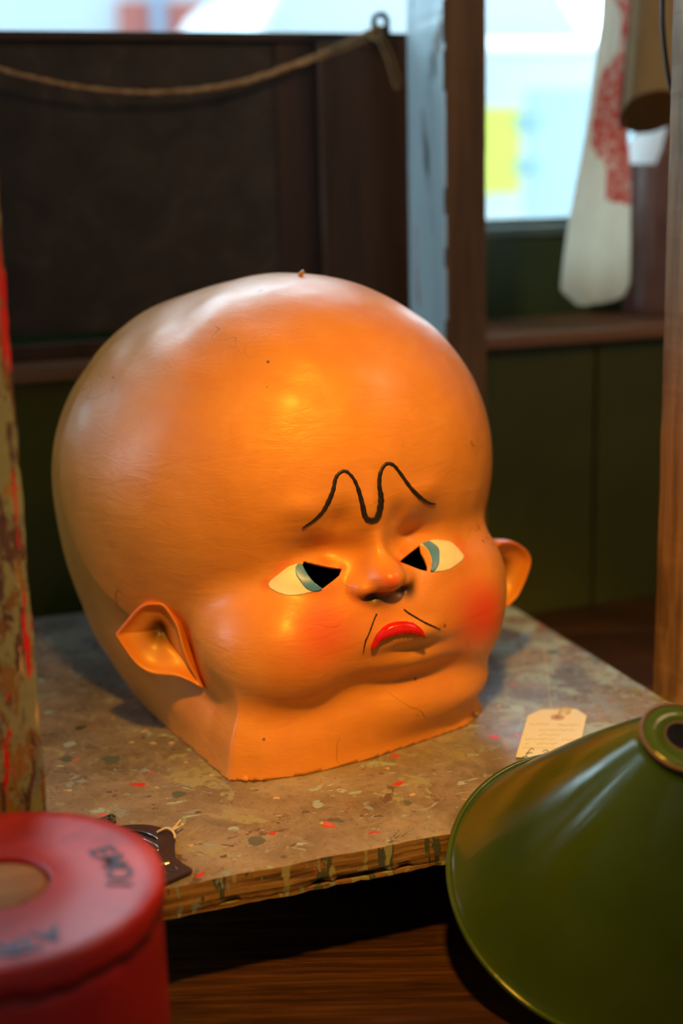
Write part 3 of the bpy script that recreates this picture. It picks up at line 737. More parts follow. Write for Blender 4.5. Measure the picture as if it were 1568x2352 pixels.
# ---- ears
def ear(rim_px, p0, nrm, bowl, depth, root, cup=.55):
    """rim_px: outline in the ear plane; bowl: deepest point; root: point in the head the back converges to"""
    nrm = np.array(nrm, float); nrm /= np.linalg.norm(nrm)
    rim = smooth_pts([plane_hit(x, y, p0, nrm) for x, y in rim_px], 6, True); n_ = len(rim)
    b = plane_hit(*bowl, p0, nrm); Vv = []; rings = []
    prof = [(1.0, .0), (.985, .003), (.94, .004), (.87, .002), (.80, -.12 * depth), (.66, -.30 * depth), (.5, -.42 * depth), (.36, -.55 * depth), (.22, -.85 * depth), (.1, -1.05 * depth)]
    for s_, dz in prof: rings.append([b + (r_ - b) * s_ + nrm * dz for r_ in rim])
    back = []
    root = np.array(root)
    for s_, dz in ((1.01, -.004), (1.0, -.009), (.93, -.018), (.82, -.028), (.7, -.040)):
        back.append([root + (r_ - root) * s_ + nrm * dz for r_ in rim])
    allr = back[::-1] + rings
    for rg in allr: Vv += list(rg)
    Fs = []
    for k in range(len(allr) - 1):
        for i in range(n_): Fs.append((k * n_ + i, k * n_ + (i + 1) % n_, (k + 1) * n_ + (i + 1) % n_, (k + 1) * n_ + i))
    Vv.append(b - nrm * depth * 1.08); c = len(Vv) - 1; k = len(allr) - 1
    for i in range(n_): Fs.append((k * n_ + i, k * n_ + (i + 1) % n_, c))
    Fs.append(tuple(range(n_ - 1, -1, -1)))
    o = obj('ear', (Vv, Fs), M['skin'], None, smooth=True)
    n3 = len(o.data.vertices); a = o.data.color_attributes.new('paint', 'FLOAT_COLOR', 'POINT'); arr_ = np.zeros((n3, 4)); arr_[:, 3] = 1
    cc = np.array([v.co[:] for v in o.data.vertices])
    nb = len(back) * n_
    for i in range(n3):
        if nb <= i < n3 - 1:
            kk = (i - nb) // n_; tt = ((i - nb) % n_) / n_
            arr_[i, 0] = max(0, .55 - .12 * kk) * (.4 + .6 * max(0, math.cos(2 * math.pi * (tt - .1))))
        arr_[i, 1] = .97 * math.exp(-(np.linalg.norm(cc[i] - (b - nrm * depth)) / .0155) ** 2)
    a.data.foreach_set('color', arr_.ravel())
    md = o.modifiers.new('s', 'SUBSURF'); md.levels = 1; md.render_levels = 2
    return adopt(o, HD)
h, nn = hit(425, 1470)
hl = np.array(h)
ear([(265.7, 1456), (275, 1443), (290, 1424.6), (309, 1402), (330, 1386), (356, 1382), (380, 1387), (406, 1424.6), (416, 1449.5), (427, 1491), (439, 1521), (455.5, 1555.6), (468, 1580), (439, 1565.5), (406, 1554), (356, 1549), (326, 1536), (303, 1514), (286.4, 1491), (270, 1466)],
    hl + np.array([-.42, -.90, .12]) * .021, (-.42, -.90, .12), (358, 1456), .017, hl + np.array([.03, .05, -.005]))
h2, n2 = hit(1125, 1310)
er = gy(1150, 1310, 1.155)
ear([(1143.5, 1243.5), (1172.6, 1242), (1192, 1250), (1209, 1265), (1216, 1282), (1214, 1301), (1204, 1330), (1187, 1366.6), (1172.6, 1383.6), (1160, 1394), (1140, 1392), (1132, 1330), (1134, 1260)],
    er, (.10, -.98, .05), (1166, 1310), .022, er + np.array([-.02, .045, 0]))
# a paper tab on the crown and a nail head at the right foot of the neck
h, nn = hit(690, 634)
if h is None: h, nn = hit(690, 645)
adopt(obj('paper_tab', tube([h - nn * .003, h + nn * .002, h + nn * .0045 + Vector((.003, 0, 0))], [.002, .0022, .0014], 6), M['skin'], smooth=True), HD)
for (x, y, r_) in ((1086, 1640, .0026), (563, 1788, .003)):
    h, nn = hit(x, y)
    if h is None: continue
    adopt(obj('paper_scrap', tube([h - nn * .002, h + nn * .002, h + nn * .004 + Vector((r_, 0, -.001))], [r_, r_ * .9, r_ * .4], 6), M['post_wood'] if x > 1000 else M['skin'], smooth=True), HD)
print('EARHIT', hl, h2, hit(610, 1000))
# ------------------------------------------------------------------ red drum, front left
DT = .087; dc = gz(-15, 2030, DT); DR = .0975; dh = DT - BZ
M['drum_top'] = NT('worn_red_drum_top'); t = M['drum_top']; n1 = t.noise(14, 5, .6, .5); t.color(t.ramp(n1, [(.35, (.30, .010, .010)), (.5, (.44, .022, .020)), (.7, (.54, .045, .038))])).rough(.42).bump(n1, .3, .002); M['drum_top'] = t.m
M['drum_side'] = NT('red_drum_side'); t = M['drum_side']; n1 = t.noise(12, 4, .6, .5); t.color(t.ramp(n1, [(.3, (.32, .005, .003)), (.7, (.55, .012, .006))])).rough(.5).bump(n1, .3, .002); M['drum_side'] = t.m
M['hub'] = m_wood('ochre_hub', (.14, .045, .008), (.34, .12, .015), (.50, .20, .03), 'x', .9, .8, .3, blot=[((.08, .03, .01), 40, .55, .64)])
M['stamp'] = flat('black_stamped_ink', (.06, .05, .09), .55)
dr = thing('paper_drum', 'round red drum with stamped lettering and ochre centre, front left corner', 'drum', (dc[0], dc[1], BZ))
def wob(bm, amp, zmin=-9, seed=0, fr=5):
    for v in bm.verts:
        if v.co.z > zmin:
            a = math.atan2(v.co.y, v.co.x); rr = math.hypot(v.co.x, v.co.y)
            if rr > .05:
                k = 1 + amp * (math.sin(a * fr + seed) * .5 + math.sin(a * 11 + 2 * seed) * .3 + math.sin(a * 23 + v.co.z * 60) * .2); v.co.x *= k; v.co.y *= k
    return bm
body = lathe_bm([(0, 0), (DR * .985, 0), (DR * .99, .006), (DR * .985, .05), (DR * .982, dh - .030), (DR * .984, dh - .0065), (DR * .9, dh - .006), (.034, dh - .006), (.034, dh - .03), (0, dh - .03)], 96)
obj('body', wob(body, .006, seed=1), M['drum_side'], dr, smooth=True)
lid = lathe_bm([(.0325, dh - .008), (.0325, dh - .0005), (.034, dh), (.06, dh + .0004), (.085, dh), (DR * .975, dh - .0002), (DR * .992, dh - .0015), (DR * 1.0, dh - .004), (DR * 1.003, dh - .012), (DR * .997, dh - .019), (DR * .988, dh - .018), (DR * .98, dh - .008)], 128, closed=True)
for v in lid.verts:
    a = math.atan2(v.co.y, v.co.x); rr = math.hypot(v.co.x, v.co.y)
    if rr > DR * .95 and v.co.z < dh - .004: v.co.z += .0022 * math.sin(a * 7 + 1) * math.sin(a * 3) + .0008 * math.sin(a * 31)
lid_o = obj('lid', wob(lid, .005, seed=2, fr=7), M['drum_side'], dr, smooth=True)
lid_o.data.materials.append(M['drum_top'])
for p in lid_o.data.polygons:
    if p.normal.z > .8: p.material_index = 1
hub = lathe_bm([(0, dh - .0015), (.026, dh - .0018), (.0305, dh - .003), (.0318, dh - .007), (.0318, dh - .029), (0, dh - .029)], 64)
obj('hub', hub, M['hub'], dr, smooth=True)
def letters(text, pxs, z, size, mat, parent, out=True, ext=.0003, twist=0.0):
    for ch, (x, y) in zip(text, pxs):
        p = gz(x, y, z); cu = bpy.data.curves.new('letter', 'FONT'); cu.body = ch; cu.size = size; cu.align_x = 'CENTER'; cu.align_y = 'CENTER'; cu.extrude = ext; cu.offset = .0006
        tmp = bpy.data.objects.new('tmp', cu); S.collection.objects.link(tmp); bpy.context.view_layer.update()
        me2 = bpy.data.meshes.new_from_object(tmp); bpy.data.objects.remove(tmp)
        me2.materials.clear(); me2.materials.append(mat)
        o = bpy.data.objects.new('letter', me2); link(o)
        a = math.atan2(p[1] - dc[1], p[0] - dc[0]) - math.pi / 2 if out else math.atan2(p[1] - dc[1], p[0] - dc[0]) + math.pi / 2
        o.rotation_euler = (0, 0, a + twist); o.location = (p[0], p[1], z + .0005); bpy.context.view_layer.update(); adopt(o, parent)
letters('EMOI', [(232, 1957), (256, 1979), (271, 2006), (271, 2032)], DT, .021, M['stamp'], dr, out=True)
letters('ATRY', [(113, 2148), (62, 2168), (22, 2178), (-22, 2180)], DT, .021, M['stamp'], dr, out=True)

# ------------------------------------------------------------------ green enamel lampshade tilted against the shelf edge
M['enamel'] = NT('green_enamel'); t = M['enamel']
n1 = t.noise(7, 4, .5, .3); t.color(t.ramp(n1, [(.3, (.030, .060, .004)), (.55, (.042, .075, .006)), (.75, (.065, .085, .007))])); t.rough(t.ramp(t.noise(20, 4), [(.3, (.13,) * 3), (.7, (.24,) * 3)]))
# faint streaks from hand spraying, running down the cone
sx = t.n('ShaderNodeSeparateXYZ'); t.l(t.co(), sx.inputs[0]); an = t.math('ARCTAN2', sx.outputs[1], sx.outputs[0])
cmb = t.n('ShaderNodeCombineXYZ'); t.l(t.math('MULTIPLY', an, 9.0), cmb.inputs[0]); t.l(t.math('MULTIPLY', sx.outputs[2], 14.0), cmb.inputs[1])
t.bump(t.math('ADD', t.noise(1.0, 3, .6, .2, vec=cmb.outputs[0]), t.math('MULTIPLY', t.noise(160, 3), .15)), .10, .003); M['enamel'] = t.m
M['chip'] = flat('chipped_rusty_edge', (.11, .055, .035), .6)
M['white_enamel'] = flat('white_enamel_lining', (.6, .58, .52), .3)
sc_ = Vector((.4982, .8276, -.5229 + CAMZ + .0035)); sn = Vector((-.0201, -.57, 1)).normalized(); SR, SH, ST, SHO = .1239, .1763, .0271, .0118
ls = thing('lampshade', 'green enamel conical lampshade tilted against the shelf edge, front right corner', 'lampshade', sc_)
ls.rotation_euler = sn.to_track_quat('Z', 'Y').to_euler(); bpy.context.view_layer.update()
prof = [(SHO, SH), (ST * .93, SH), (ST, SH - .0015), (ST * .995, SH - .006)]
for k in range(1, 26):
    f = k / 25; r0, r1, z0, z1 = ST * .995, SR * .93, SH - .006, .012
    prof.append((r0 + (r1 - r0) * f, z0 + (z1 - z0) * (f - .035 * math.sin(math.pi * f))))
prof += [(SR * .955, .0065), (SR * .972, .003), (SR * .985, .0015)]
inn = [(r_ - .0014, z_ - .0012) for r_, z_ in prof[::-1]]; inn[-1] = (SHO, SH - .002); inn[0] = (SR * .985, .0004)
o = obj('cone', lathe_bm(prof + inn, 160, closed=True), M['enamel'], ls, smooth=True)
o.data.materials.append(M['white_enamel'])
nface = len(prof)
for p in o.data.polygons:
    k = p.index // 160
    if k >= nface: p.material_index = 1
rimp = [(SR * .992 + .0021 * math.cos(a), .001 + .0021 * math.sin(a)) for a in np.linspace(0, 2 * math.pi, 12, endpoint=False)]
o = obj('rim', lathe_bm(rimp, 160, closed=True), M['enamel'], ls, smooth=True)
cp = [(ST + .0004 + .0012 * math.cos(a), SH - .0012 + .0016 * math.sin(a)) for a in np.linspace(0, 2 * math.pi, 8, endpoint=False)]
bmc = lathe_bm(cp, 120, closed=True)
for v in bmc.verts: v.co *= 1 + random.uniform(-.0015, .0015)
obj('collar_edge', bmc, M['chip'], ls, smooth=True)['label'] = 'chipped rusty edge of the top collar'
cp = [(SHO + .0002 + .0007 * math.cos(a), SH - .0008 + .0010 * math.sin(a)) for a in np.linspace(0, 2 * math.pi, 8, endpoint=False)]
obj('hole_edge', lathe_bm(cp, 80, closed=True), M['chip'], ls, smooth=True)

# ------------------------------------------------------------------ price tag on the board
M['card'] = flat('white_card', (.82, .82, .78), .7); M['blueink'] = flat('blue_ink', (.06, .16, .20), .6); M['greyink'] = flat('faded_pencil', (.50, .53, .53), .7); M['eyelet'] = flat('pinkish_eyelet', (.55, .40, .38), .6)
tg = [gz(*q, 0) for q in ((1184, 1744), (1211.5, 1649), (1242, 1634), (1322, 1633), (1347, 1649), (1333, 1712), (1322, 1752))]
tc = np.mean(tg, 0)
pt = thing('price_tag', 'white card price tag lying on the shelf between head and lampshade', 'tag', (tc[0], tc[1], 0))
def sheet(poly, z0, z1):
    n = len(poly); return ([(p[0], p[1], z0) for p in poly] + [(p[0], p[1], z1) for p in poly], [tuple(range(n)), tuple(range(2 * n - 1, n - 1, -1))] + [(i, (i + 1) % n, n + (i + 1) % n, n + i) for i in range(n)])
# the tag curls a little off the board
TZ = .0022
def tagz(p): return TZ
# card with its hole, built as a quad ring + outline
adopt(obj('card', sheet(tg, TZ - .0005, TZ), M['card']), pt)
ec = gz(1280, 1648, TZ)
def flat_ring(c, r0, r1, z0, z1, n=28):
    bm = lathe_bm([(r0, z0), (r1, z0), (r1, z1), (r0, z1)], n, closed=True)
    for v in bm.verts: v.co += Vector((c[0], c[1], 0))
    return bm
adopt(obj('eyelet', flat_ring(ec, .0022, .0062, TZ, TZ + .0005), M['eyelet']), pt)
bmd = bmesh.new(); bmesh.ops.create_circle(bmd, cap_ends=True, radius=.0021, segments=20)
for v in bmd.verts: v.co += Vector((ec[0], ec[1], TZ + .0002))
adopt(obj('hole', bmd, flat('dark_hole', (.05, .06, .05), .9)), pt)
M['string'] = flat('pale_string', (.62, .50, .36), .8)
adopt(obj('string', tube(smooth_pts([gz(1280, 1648, .0025), gz(1285, 1634, .006), gz(1292, 1627, .007), gz(1306, 1628, .006), gz(1308, 1636, .003), gz(1300, 1640, .0028)], 6), .0009, 6), M['string'], smooth=True), pt)
adopt(obj('thread', tube(smooth_pts([gz(1290, 1629, .005), gz(1268, 1628, .002), gz(1262, 1600, .001), gz(1255, 1540, .001), gz(1250, 1490, .001)], 8), .0003, 5), M['card'], smooth=True), pt)
def pen(name, lines, mat, z, r, parent):
    parts = []
    for ln in lines:
        parts.append(tube(smooth_pts([gz(x, y, z) for x, y in ln], 4), r, 4))
    return adopt(obj(name, join(parts), mat), parent)
# "£ 360" in blue ink: strokes along the card
pound = [[(1226, 1722), (1221, 1719), (1216, 1722), (1211, 1730), (1206, 1737), (1199, 1739), (1206, 1738), (1216, 1741), (1227, 1741), (1233, 1736)], [(1207, 1730), (1222, 1729)]]
three = [[(1246, 1726), (1252, 1723), (1259, 1725), (1254, 1729), (1248, 1731), (1256, 1731), (1259, 1735), (1252, 1739), (1243, 1738)]]
six = [[(1281, 1723), (1272, 1725), (1265, 1731), (1263, 1737), (1270, 1740), (1278, 1736), (1276, 1732), (1266, 1734)]]
zero = [[(1298, 1725), (1290, 1727), (1284, 1733), (1286, 1739), (1294, 1739), (1301, 1733), (1300, 1727), (1297, 1724)]]
pen('price', pound + three + six + zero, M['blueink'], TZ + .0002, .00045, pt)
sq = []
for (x0, x1, y) in ((1215, 1262, 1663), (1280, 1333, 1665), (1236, 1322, 1677), (1236, 1288, 1688), (1204, 1274, 1698), (1290, 1330, 1699), (1205, 1215, 1709), (1230, 1282, 1708), (1300, 1322, 1711)):
    ln = []; x = x0
    while x < x1: ln.append((x, y + random.uniform(-2.2, 2.2))); x += 2.4
    sq.append(ln)
sq += [[(1199, 1717), (1320, 1720)]]
pen('handwriting', sq, M['greyink'], TZ + .0001, .00028, pt)

# ------------------------------------------------------------------ dark metal plate with slots and tied string
M['plate'] = NT('dark_brown_metal'); t = M['plate']; n1 = t.noise(30, 4, .6); t.color(t.ramp(n1, [(.35, (.038, .026, .032)), (.6, (.06, .038, .042)), (.75, (.11, .045, .03))])).rough(.35).set(Metallic=.3).bump(t.noise(150, 3), .2, .0005); M['plate'] = t.m
def zp(x, y): return gz(200 + x * 260 / 1568, 1850 + y * 200 / 1206, .004)[:2]
out = [zp(*q) for q in ((330, 310), (450, 280), (600, 265), (760, 262), (900, 275), (1030, 305), (1120, 340), (1180, 370), (1205, 400), (1215, 460), (1215, 540), (1215, 620), (1225, 690), (1250, 740), (1330, 800), (1420, 850), (1455, 880), (1440, 905), (1300, 965), (1160, 1030), (1040, 1080), (900, 1140), (700, 1160), (500, 1100), (350, 980), (250, 800), (200, 600), (220, 440), (260, 360))]
slot1 = [zp(*q) for q in ((520, 352), (640, 352), (760, 368), (870, 400), (950, 440), (980, 468), (960, 478), (880, 452), (780, 410), (660, 376), (540, 368), (400, 372), (330, 385), (330, 372), (420, 358))]
slot2 = [zp(*q) for q in ((640, 462), (720, 446), (800, 470), (900, 520), (960, 560), (990, 600), (970, 625), (910, 622), (820, 590), (740, 560), (660, 520), (560, 500), (540, 480))]
hole_ = [zp(*q) for q in ((945, 365), (955, 348), (985, 342), (1010, 350), (1015, 368), (995, 382), (960, 382))]
def plate_with_holes(outl, holes, z0, z1):
    pts = []; edges = []
    for lp in [outl] + holes:
        lp2 = [np.array(p) for p in smooth_pts([(*p, 0) for p in lp], 3, True)]; o0 = len(pts); n = len(lp2)
        pts += [Vector((p[0] * 10, p[1] * 10)) for p in lp2]; edges += [(o0 + i, o0 + (i + 1) % n) for i in range(n)]
    v2, e2, f2, ov, oe, of = geometry.delaunay_2d_cdt(pts, edges, [], 0, 1e-7)
    hs_ = [[(p[0] * 10, p[1] * 10) for p in smooth_pts([(*p, 0) for p in hh], 3, True)] for hh in holes]
    ou = [(p[0] * 10, p[1] * 10) for p in smooth_pts([(*p, 0) for p in outl], 3, True)]
    fs = []
    for f in f2:
        c = sum((v2[i] for i in f), Vector((0, 0))) / 3
        if inside(ou, c.x, c.y) and not any(inside(hh, c.x, c.y) for hh in hs_): fs.append(tuple(f))
    k = len(v2); V_ = [(v.x / 10, v.y / 10, z1) for v in v2] + [(v.x / 10, v.y / 10, z0) for v in v2]
    bd = {(f[i], f[(i + 1) % 3]) for f in fs for i in range(3)}
    return V_, fs + [tuple(i + k for i in f[::-1]) for f in fs] + [(b, a, a + k, b + k) for a, b in bd if (b, a) not in bd]
cpt = zp(800, 700)
mp_ = thing('metal_plate', 'small dark brown metal plate with curved slots on the shelf corner', 'plate', (cpt[0], cpt[1], 0))
o = adopt(obj('plate', plate_with_holes(out, [slot1, slot2, hole_], .0018, .004), M['plate']), mp_)
md = o.modifiers.new('b', 'BEVEL'); md.width = .0005; md.segments = 2; md.limit_method = 'ANGLE'
M['steel'] = NT('bright_slot_edge').rough(.2).set(Metallic=1.0).color((.45, .47, .52)).m
def z3(x, y, z): return gz(200 + x * 260 / 1568, 1850 + y * 200 / 1206, z)
for ln in ([(520, 347), (640, 348), (760, 364), (870, 396), (950, 438), (978, 466)], [(380, 402), (460, 404), (540, 410), (595, 422)], [(720, 446), (800, 466), (900, 515), (965, 556), (990, 595), (980, 625)]):
    adopt(obj('slot_lip', tube(smooth_pts([z3(x, y, .0042) for x, y in ln], 5), .0007, 6), M['steel'], smooth=True), mp_)
for txt, c0 in (('stamped_digit', 1), ('stamped_digit', 2), ('stamped_digit', 3)):
    ln = {1: [[(1040, 908), (1075, 900), (1080, 935), (1108, 962)]], 2: [[(1135, 888), (1200, 918)]], 3: [[(1195, 865), (1222, 842), (1228, 868), (1262, 890)]]}[c0]
    adopt(obj(txt, join([tube([z3(x, y, .0043) for x, y in l_], .0006, 5) for l_ in ln]), M['steel']), mp_)
small = [[(x, 815 - (x - 1000) * .35 + dy + random.uniform(-6, 6)) for x in range(1000, 1150, 12)] for dy in (0, 26)] + [[(1040, 705), (1075, 660), (1120, 610)], [(1052, 712), (1090, 664), (1132, 612)]]
adopt(obj('stamped_text', join([tube([z3(x, y, .0042) for x, y in l_], .00032, 4) for l_ in small]), M['steel']), mp_)
strg = [(970, 372), (1010, 350), (1060, 325), (1110, 315), (1160, 335), (1195, 370), (1212, 410), (1218, 455)]
adopt(obj('string', tube(smooth_pts([z3(x, y, .0046 + .004 * math.sin(i / 7 * math.pi)) for i, (x, y) in enumerate(strg)], 5), .0011, 6), M['string'], smooth=True), mp_)
for ln in ([(1165, 335), (1215, 300), (1255, 250), (1295, 205)], [(1170, 340), (1230, 310), (1290, 285), (1345, 258)], [(1172, 342), (1235, 318), (1280, 290), (1325, 250)]):
    adopt(obj('string_end', tube(smooth_pts([z3(x, y, .006) for x, y in ln], 5), [.0009] * 15 + [.0006], 6), M['string'], smooth=True), mp_)
# twisted dark cord end beside the plate
M['cord'] = NT('dark_woven_cord'); t = M['cord']; t.color(t.ramp(t.voro(500), [(.2, (.09, .11, .11)), (.6, (.012, .012, .014))])).rough(.4).bump(t.voro(500), 1.0, .001); M['cord'] = t.m
ce = z3(200, 260, .0)
cd = thing('cord_end', 'twisted dark cord end sticking out behind the red drum', 'cord', (ce[0], ce[1], 0))
def twist(pts, R_, r_, turns, k=40):
    sp = smooth_pts(pts, k // max(1, len(pts) - 1)); parts = []
    d = np.array(sp[-1]) - np.array(sp[0]); d /= np.linalg.norm(d); a = np.cross(d, (0, 0, 1)); a /= np.linalg.norm(a); b = np.cross(d, a)
    for j in range(3):
        parts.append(tube([p + (a * math.cos(turns * 6.28 * i / len(sp) + j * 2.09) + b * math.sin(turns * 6.28 * i / len(sp) + j * 2.09)) * R_ for i, p in enumerate(sp)], r_, 6))
    return join(parts)
adopt(obj('strand', twist([z3(-300, 420, .006), z3(0, 310, .0055), z3(180, 262, .006), z3(350, 195, .0075)], .0024, .0024, 7, 60), M['cord'], smooth=True), cd)

# ------------------------------------------------------------------ things by the window: jar, hanging cloths, cable
def m_cloth(name, c0, c1, pat=None):
    t = NT(name); c = t.ramp(t.noise(14, 4, .6), [(.3, c0), (.7, c1)])
    if pat:
        at = t.n('ShaderNodeAttribute', attribute_name='dye'); sep = t.n('ShaderNodeSeparateColor'); t.l(at.outputs['Color'], sep.inputs[0])
        m = t.math('MULTIPLY', t.step(t.math('ADD', sep.outputs[0], t.math('MULTIPLY', t.noise(45, 4, .7), .5)), .62, .80), t.step(t.noise(120, 3, .7), .20, .60))
        c = t.mix(m, c, pat)
    t.color(c).rough(.9).bump(t.noise(400, 2), .4, .0006); 
    tl = t.n('ShaderNodeBsdfTranslucent'); mx = t.n('ShaderNodeMixShader'); out_ = t.t.nodes['Material Output']
    if isinstance(c, tuple): tl.inputs[0].default_value = (*c, 1)
    else: t.l(c, tl.inputs[0])
    mx.inputs[0].default_value = .6; t.l(t.b.outputs[0], mx.inputs[1]); t.l(tl.outputs[0], mx.inputs[2]); t.l(mx.outputs[0], out_.inputs['Surface']); return t.m
def m_jar():
    t = NT('brown_stoneware'); c = t.ramp(t.noise(12, 4, .6), [(.3, (.13, .06, .045)), (.7, (.22, .11, .085))]); return t.color(c).rough(.22).bump(t.noise(60, 3), .15, .001).m
M['jar'] = m_jar()
YJ = 1.715; jl = gy(1441, 560, YJ); jb = gy(1475, 716, YJ - .03)
jr = .050; jd = ray(1441, 560); jx_ = jl[0] + jr * .97; jz = ZL1
jt = gy(1500, 300, YJ)[2] - jz
jr_t = thing('stoneware_jar', 'tall brown stoneware jar standing on the ledge behind the right post', 'jar', (jx_, YJ, jz))
obj('body', lathe_bm([(0, 0), (jr * .92, 0), (jr * .97, .006), (jr, .02), (jr, jt - .05), (jr * .97, jt - .03), (jr * .80, jt - .012), (jr * .5, jt), (jr * .34, jt + .006), (jr * .32, jt + .022), (jr * .42, jt + .026), (jr * .42, jt + .036), (jr * .30, jt + .037), (jr * .24, jt + .03), (0, jt + .03)], 64), M['jar'], jr_t, smooth=True)
a_ = [jt - .03, jt + .02]
hp = smooth_pts([(-.02, -.01, jt + .018), (-.038, -.02, jt + .016), (-.052, -.026, jt - .005), (-.05, -.026, jt - .03)], 6)
obj('handle', tube(hp, .006, 8), M['jar'], jr_t, smooth=True)
# white label hanging from the neck of the jar
YT = YJ - .062
lab = [gy(*q, YT) for q in ((1434, 376), (1447, 330), (1462, 308), (1490, 292), (1530, 276), (1530, 300), (1518, 345), (1505, 377))]
bml = bmesh.new(); v0 = [bml.verts.new(p) for p in lab]; v1 = [bml.verts.new(p + np.array([.0, .0012, 0])) for p in lab]; n = len(lab)
bml.faces.new(v0); bml.faces.new(v1[::-1])
for i in range(n): bml.faces.new((v0[i], v0[(i + 1) % n], v1[(i + 1) % n], v1[i]))
lo = obj('jar_label', bml, m_cloth('thin_white_paper', (.86, .88, .88), (.92, .93, .93))); tag(lo, 'white paper label hanging on the neck of the brown jar', 'label')

M['towel'] = m_cloth('cream_linen_red_print', (.78, .72, .60), (.86, .82, .72), (.60, .075, .055))
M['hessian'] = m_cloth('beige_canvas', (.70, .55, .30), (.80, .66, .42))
M['hessian_in'] = flat('canvas_painted_shade', (.20, .11, .045), .9)  # inside of the sleeve: its shade put into a darker brown
YTW = 1.60
def loft_cloth(name, left, right, Y, thick, mat, wav, label, cat, ny=60, closed_bottom=True, dye=None):
    ls_ = smooth_pts([gy(x, y, Y) for x, y in left], 12); rs_ = smooth_pts([gy(x, y, Y) for x, y in right], 12)
    m_ = min(len(ls_), len(rs_)); li = [ls_[int(i * (len(ls_) - 1) / ny)] for i in range(ny + 1)]; ri = [rs_[int(i * (len(rs_) - 1) / ny)] for i in range(ny + 1)]
    Vv = []; nr = 40; D_ = []
    for i, (a, b) in enumerate(zip(li, ri)):
        c = (a + b) / 2; hw = (b - a) / 2; f = i / ny
        tk = thick * (.6 + .4 * math.sin(min(1, (1 - f) * 6) * math.pi / 2))
        for k in range(nr):
            an_ = 2 * math.pi * k / nr; cx = math.copysign(abs(math.cos(an_)) ** .8, math.cos(an_)); sy_ = math.copysign(abs(math.sin(an_)) ** .8, math.sin(an_))
            fold = wav * math.sin(cx * 7 + f * 3) * (.5 + f)
            p = c + hw * cx + np.array([0, sy_ * tk + fold, 0]); Vv.append(p)
            if dye: D_.append(dye((cx + 1) / 2, float(to_px(c)[1]), sy_))
    Fs = [(i * nr + k, i * nr + (k + 1) % nr, (i + 1) * nr + (k + 1) % nr, (i + 1) * nr + k) for i in range(ny) for k in range(nr)]
    Fs.append(tuple(range(nr - 1, -1, -1)))
    if closed_bottom: Fs.append(tuple(ny * nr + k for k in range(nr)))
    o = obj(name, (Vv, Fs), mat, None, smooth=True)
    if dye:
        a = o.data.color_attributes.new('dye', 'FLOAT_COLOR', 'POINT'); arr_ = np.zeros((len(D_), 4)); arr_[:, 0] = D_; arr_[:, 3] = 1; a.data.foreach_set('color', arr_.ravel())
    return tag(o, label, cat)
def dye(x, y, s):
    # faded red print running down the right-hand side, y = length along the cloth
    lo = float(np.interp(y, [-352, 0, 50, 120, 160, 300, 335, 380, 470, 492], [.1, .15, .38, .38, .02, .0, .12, .40, .46, .95]))
    return .75 * max(0.0, min(1.0, (x - lo) / .08)) * (1 if y < 492 else 0) if s < .6 else 0
loft_cloth('linen_towel', [(1400, -352), (1385, 0), (1375, 100), (1348, 300), (1322, 440), (1303, 560), (1293, 655), (1297, 672), (1312, 686), (1330, 702)],
           [(1465, -352), (1456, 0), (1450, 100), (1440, 250), (1448, 400), (1448, 520), (1446, 640), (1440, 660), (1428, 680), (1398, 693)], YTW, .013, M['towel'], .0035,
           'cream linen cloth printed with faded red, hanging in front of the window', 'cloth', dye=dye)
# beige canvas sleeve hanging open at the bottom
def sleeve():
    Y = 1.56; Vv = []; nr = 48; rows = 20
    cb = gy(1495, 258, Y); ct = gy(1525, -300, Y); wb_ = np.linalg.norm(gy(1560, 262, Y) - gy(1430, 262, Y)) / 2; wt = wb_ * .62
    for i in range(rows + 1):
        f = i / rows; c = ct + (cb - ct) * f; rr = wt + (wb_ - wt) * f
        for k in range(nr):
            a = 2 * math.pi * k / nr; r_ = rr * (1 + .05 * math.sin(5 * a + 2 * f) * f)
            z = .004 * math.cos(a) * f + (.024 * math.sin(a) * f)
            Vv.append(c + np.array([r_ * math.cos(a), r_ * .8 * math.sin(a), -z]))
    Fs = [(i * nr + k, i * nr + (k + 1) % nr, (i + 1) * nr + (k + 1) % nr, (i + 1) * nr + k) for i in range(rows) for k in range(nr)]
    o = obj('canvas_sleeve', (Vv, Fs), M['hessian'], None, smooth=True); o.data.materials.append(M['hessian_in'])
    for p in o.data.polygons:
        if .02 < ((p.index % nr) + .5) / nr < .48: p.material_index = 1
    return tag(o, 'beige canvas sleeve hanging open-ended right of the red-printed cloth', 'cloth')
sleeve()
M['rubber'] = flat('black_cable', (.012, .012, .012), .4)
cbp = [gy(x, y, 1.2) for x, y in ((1524, -250), (1522, -100), (1521, 0), (1521, 50), (1525, 100), (1531, 150), (1540, 200), (1560, 260))]
tag(obj('cable', tube(smooth_pts(cbp, 8), .0022, 8), M['rubber'], smooth=True), 'thin black cable hanging beside the top of the right post', 'cable')

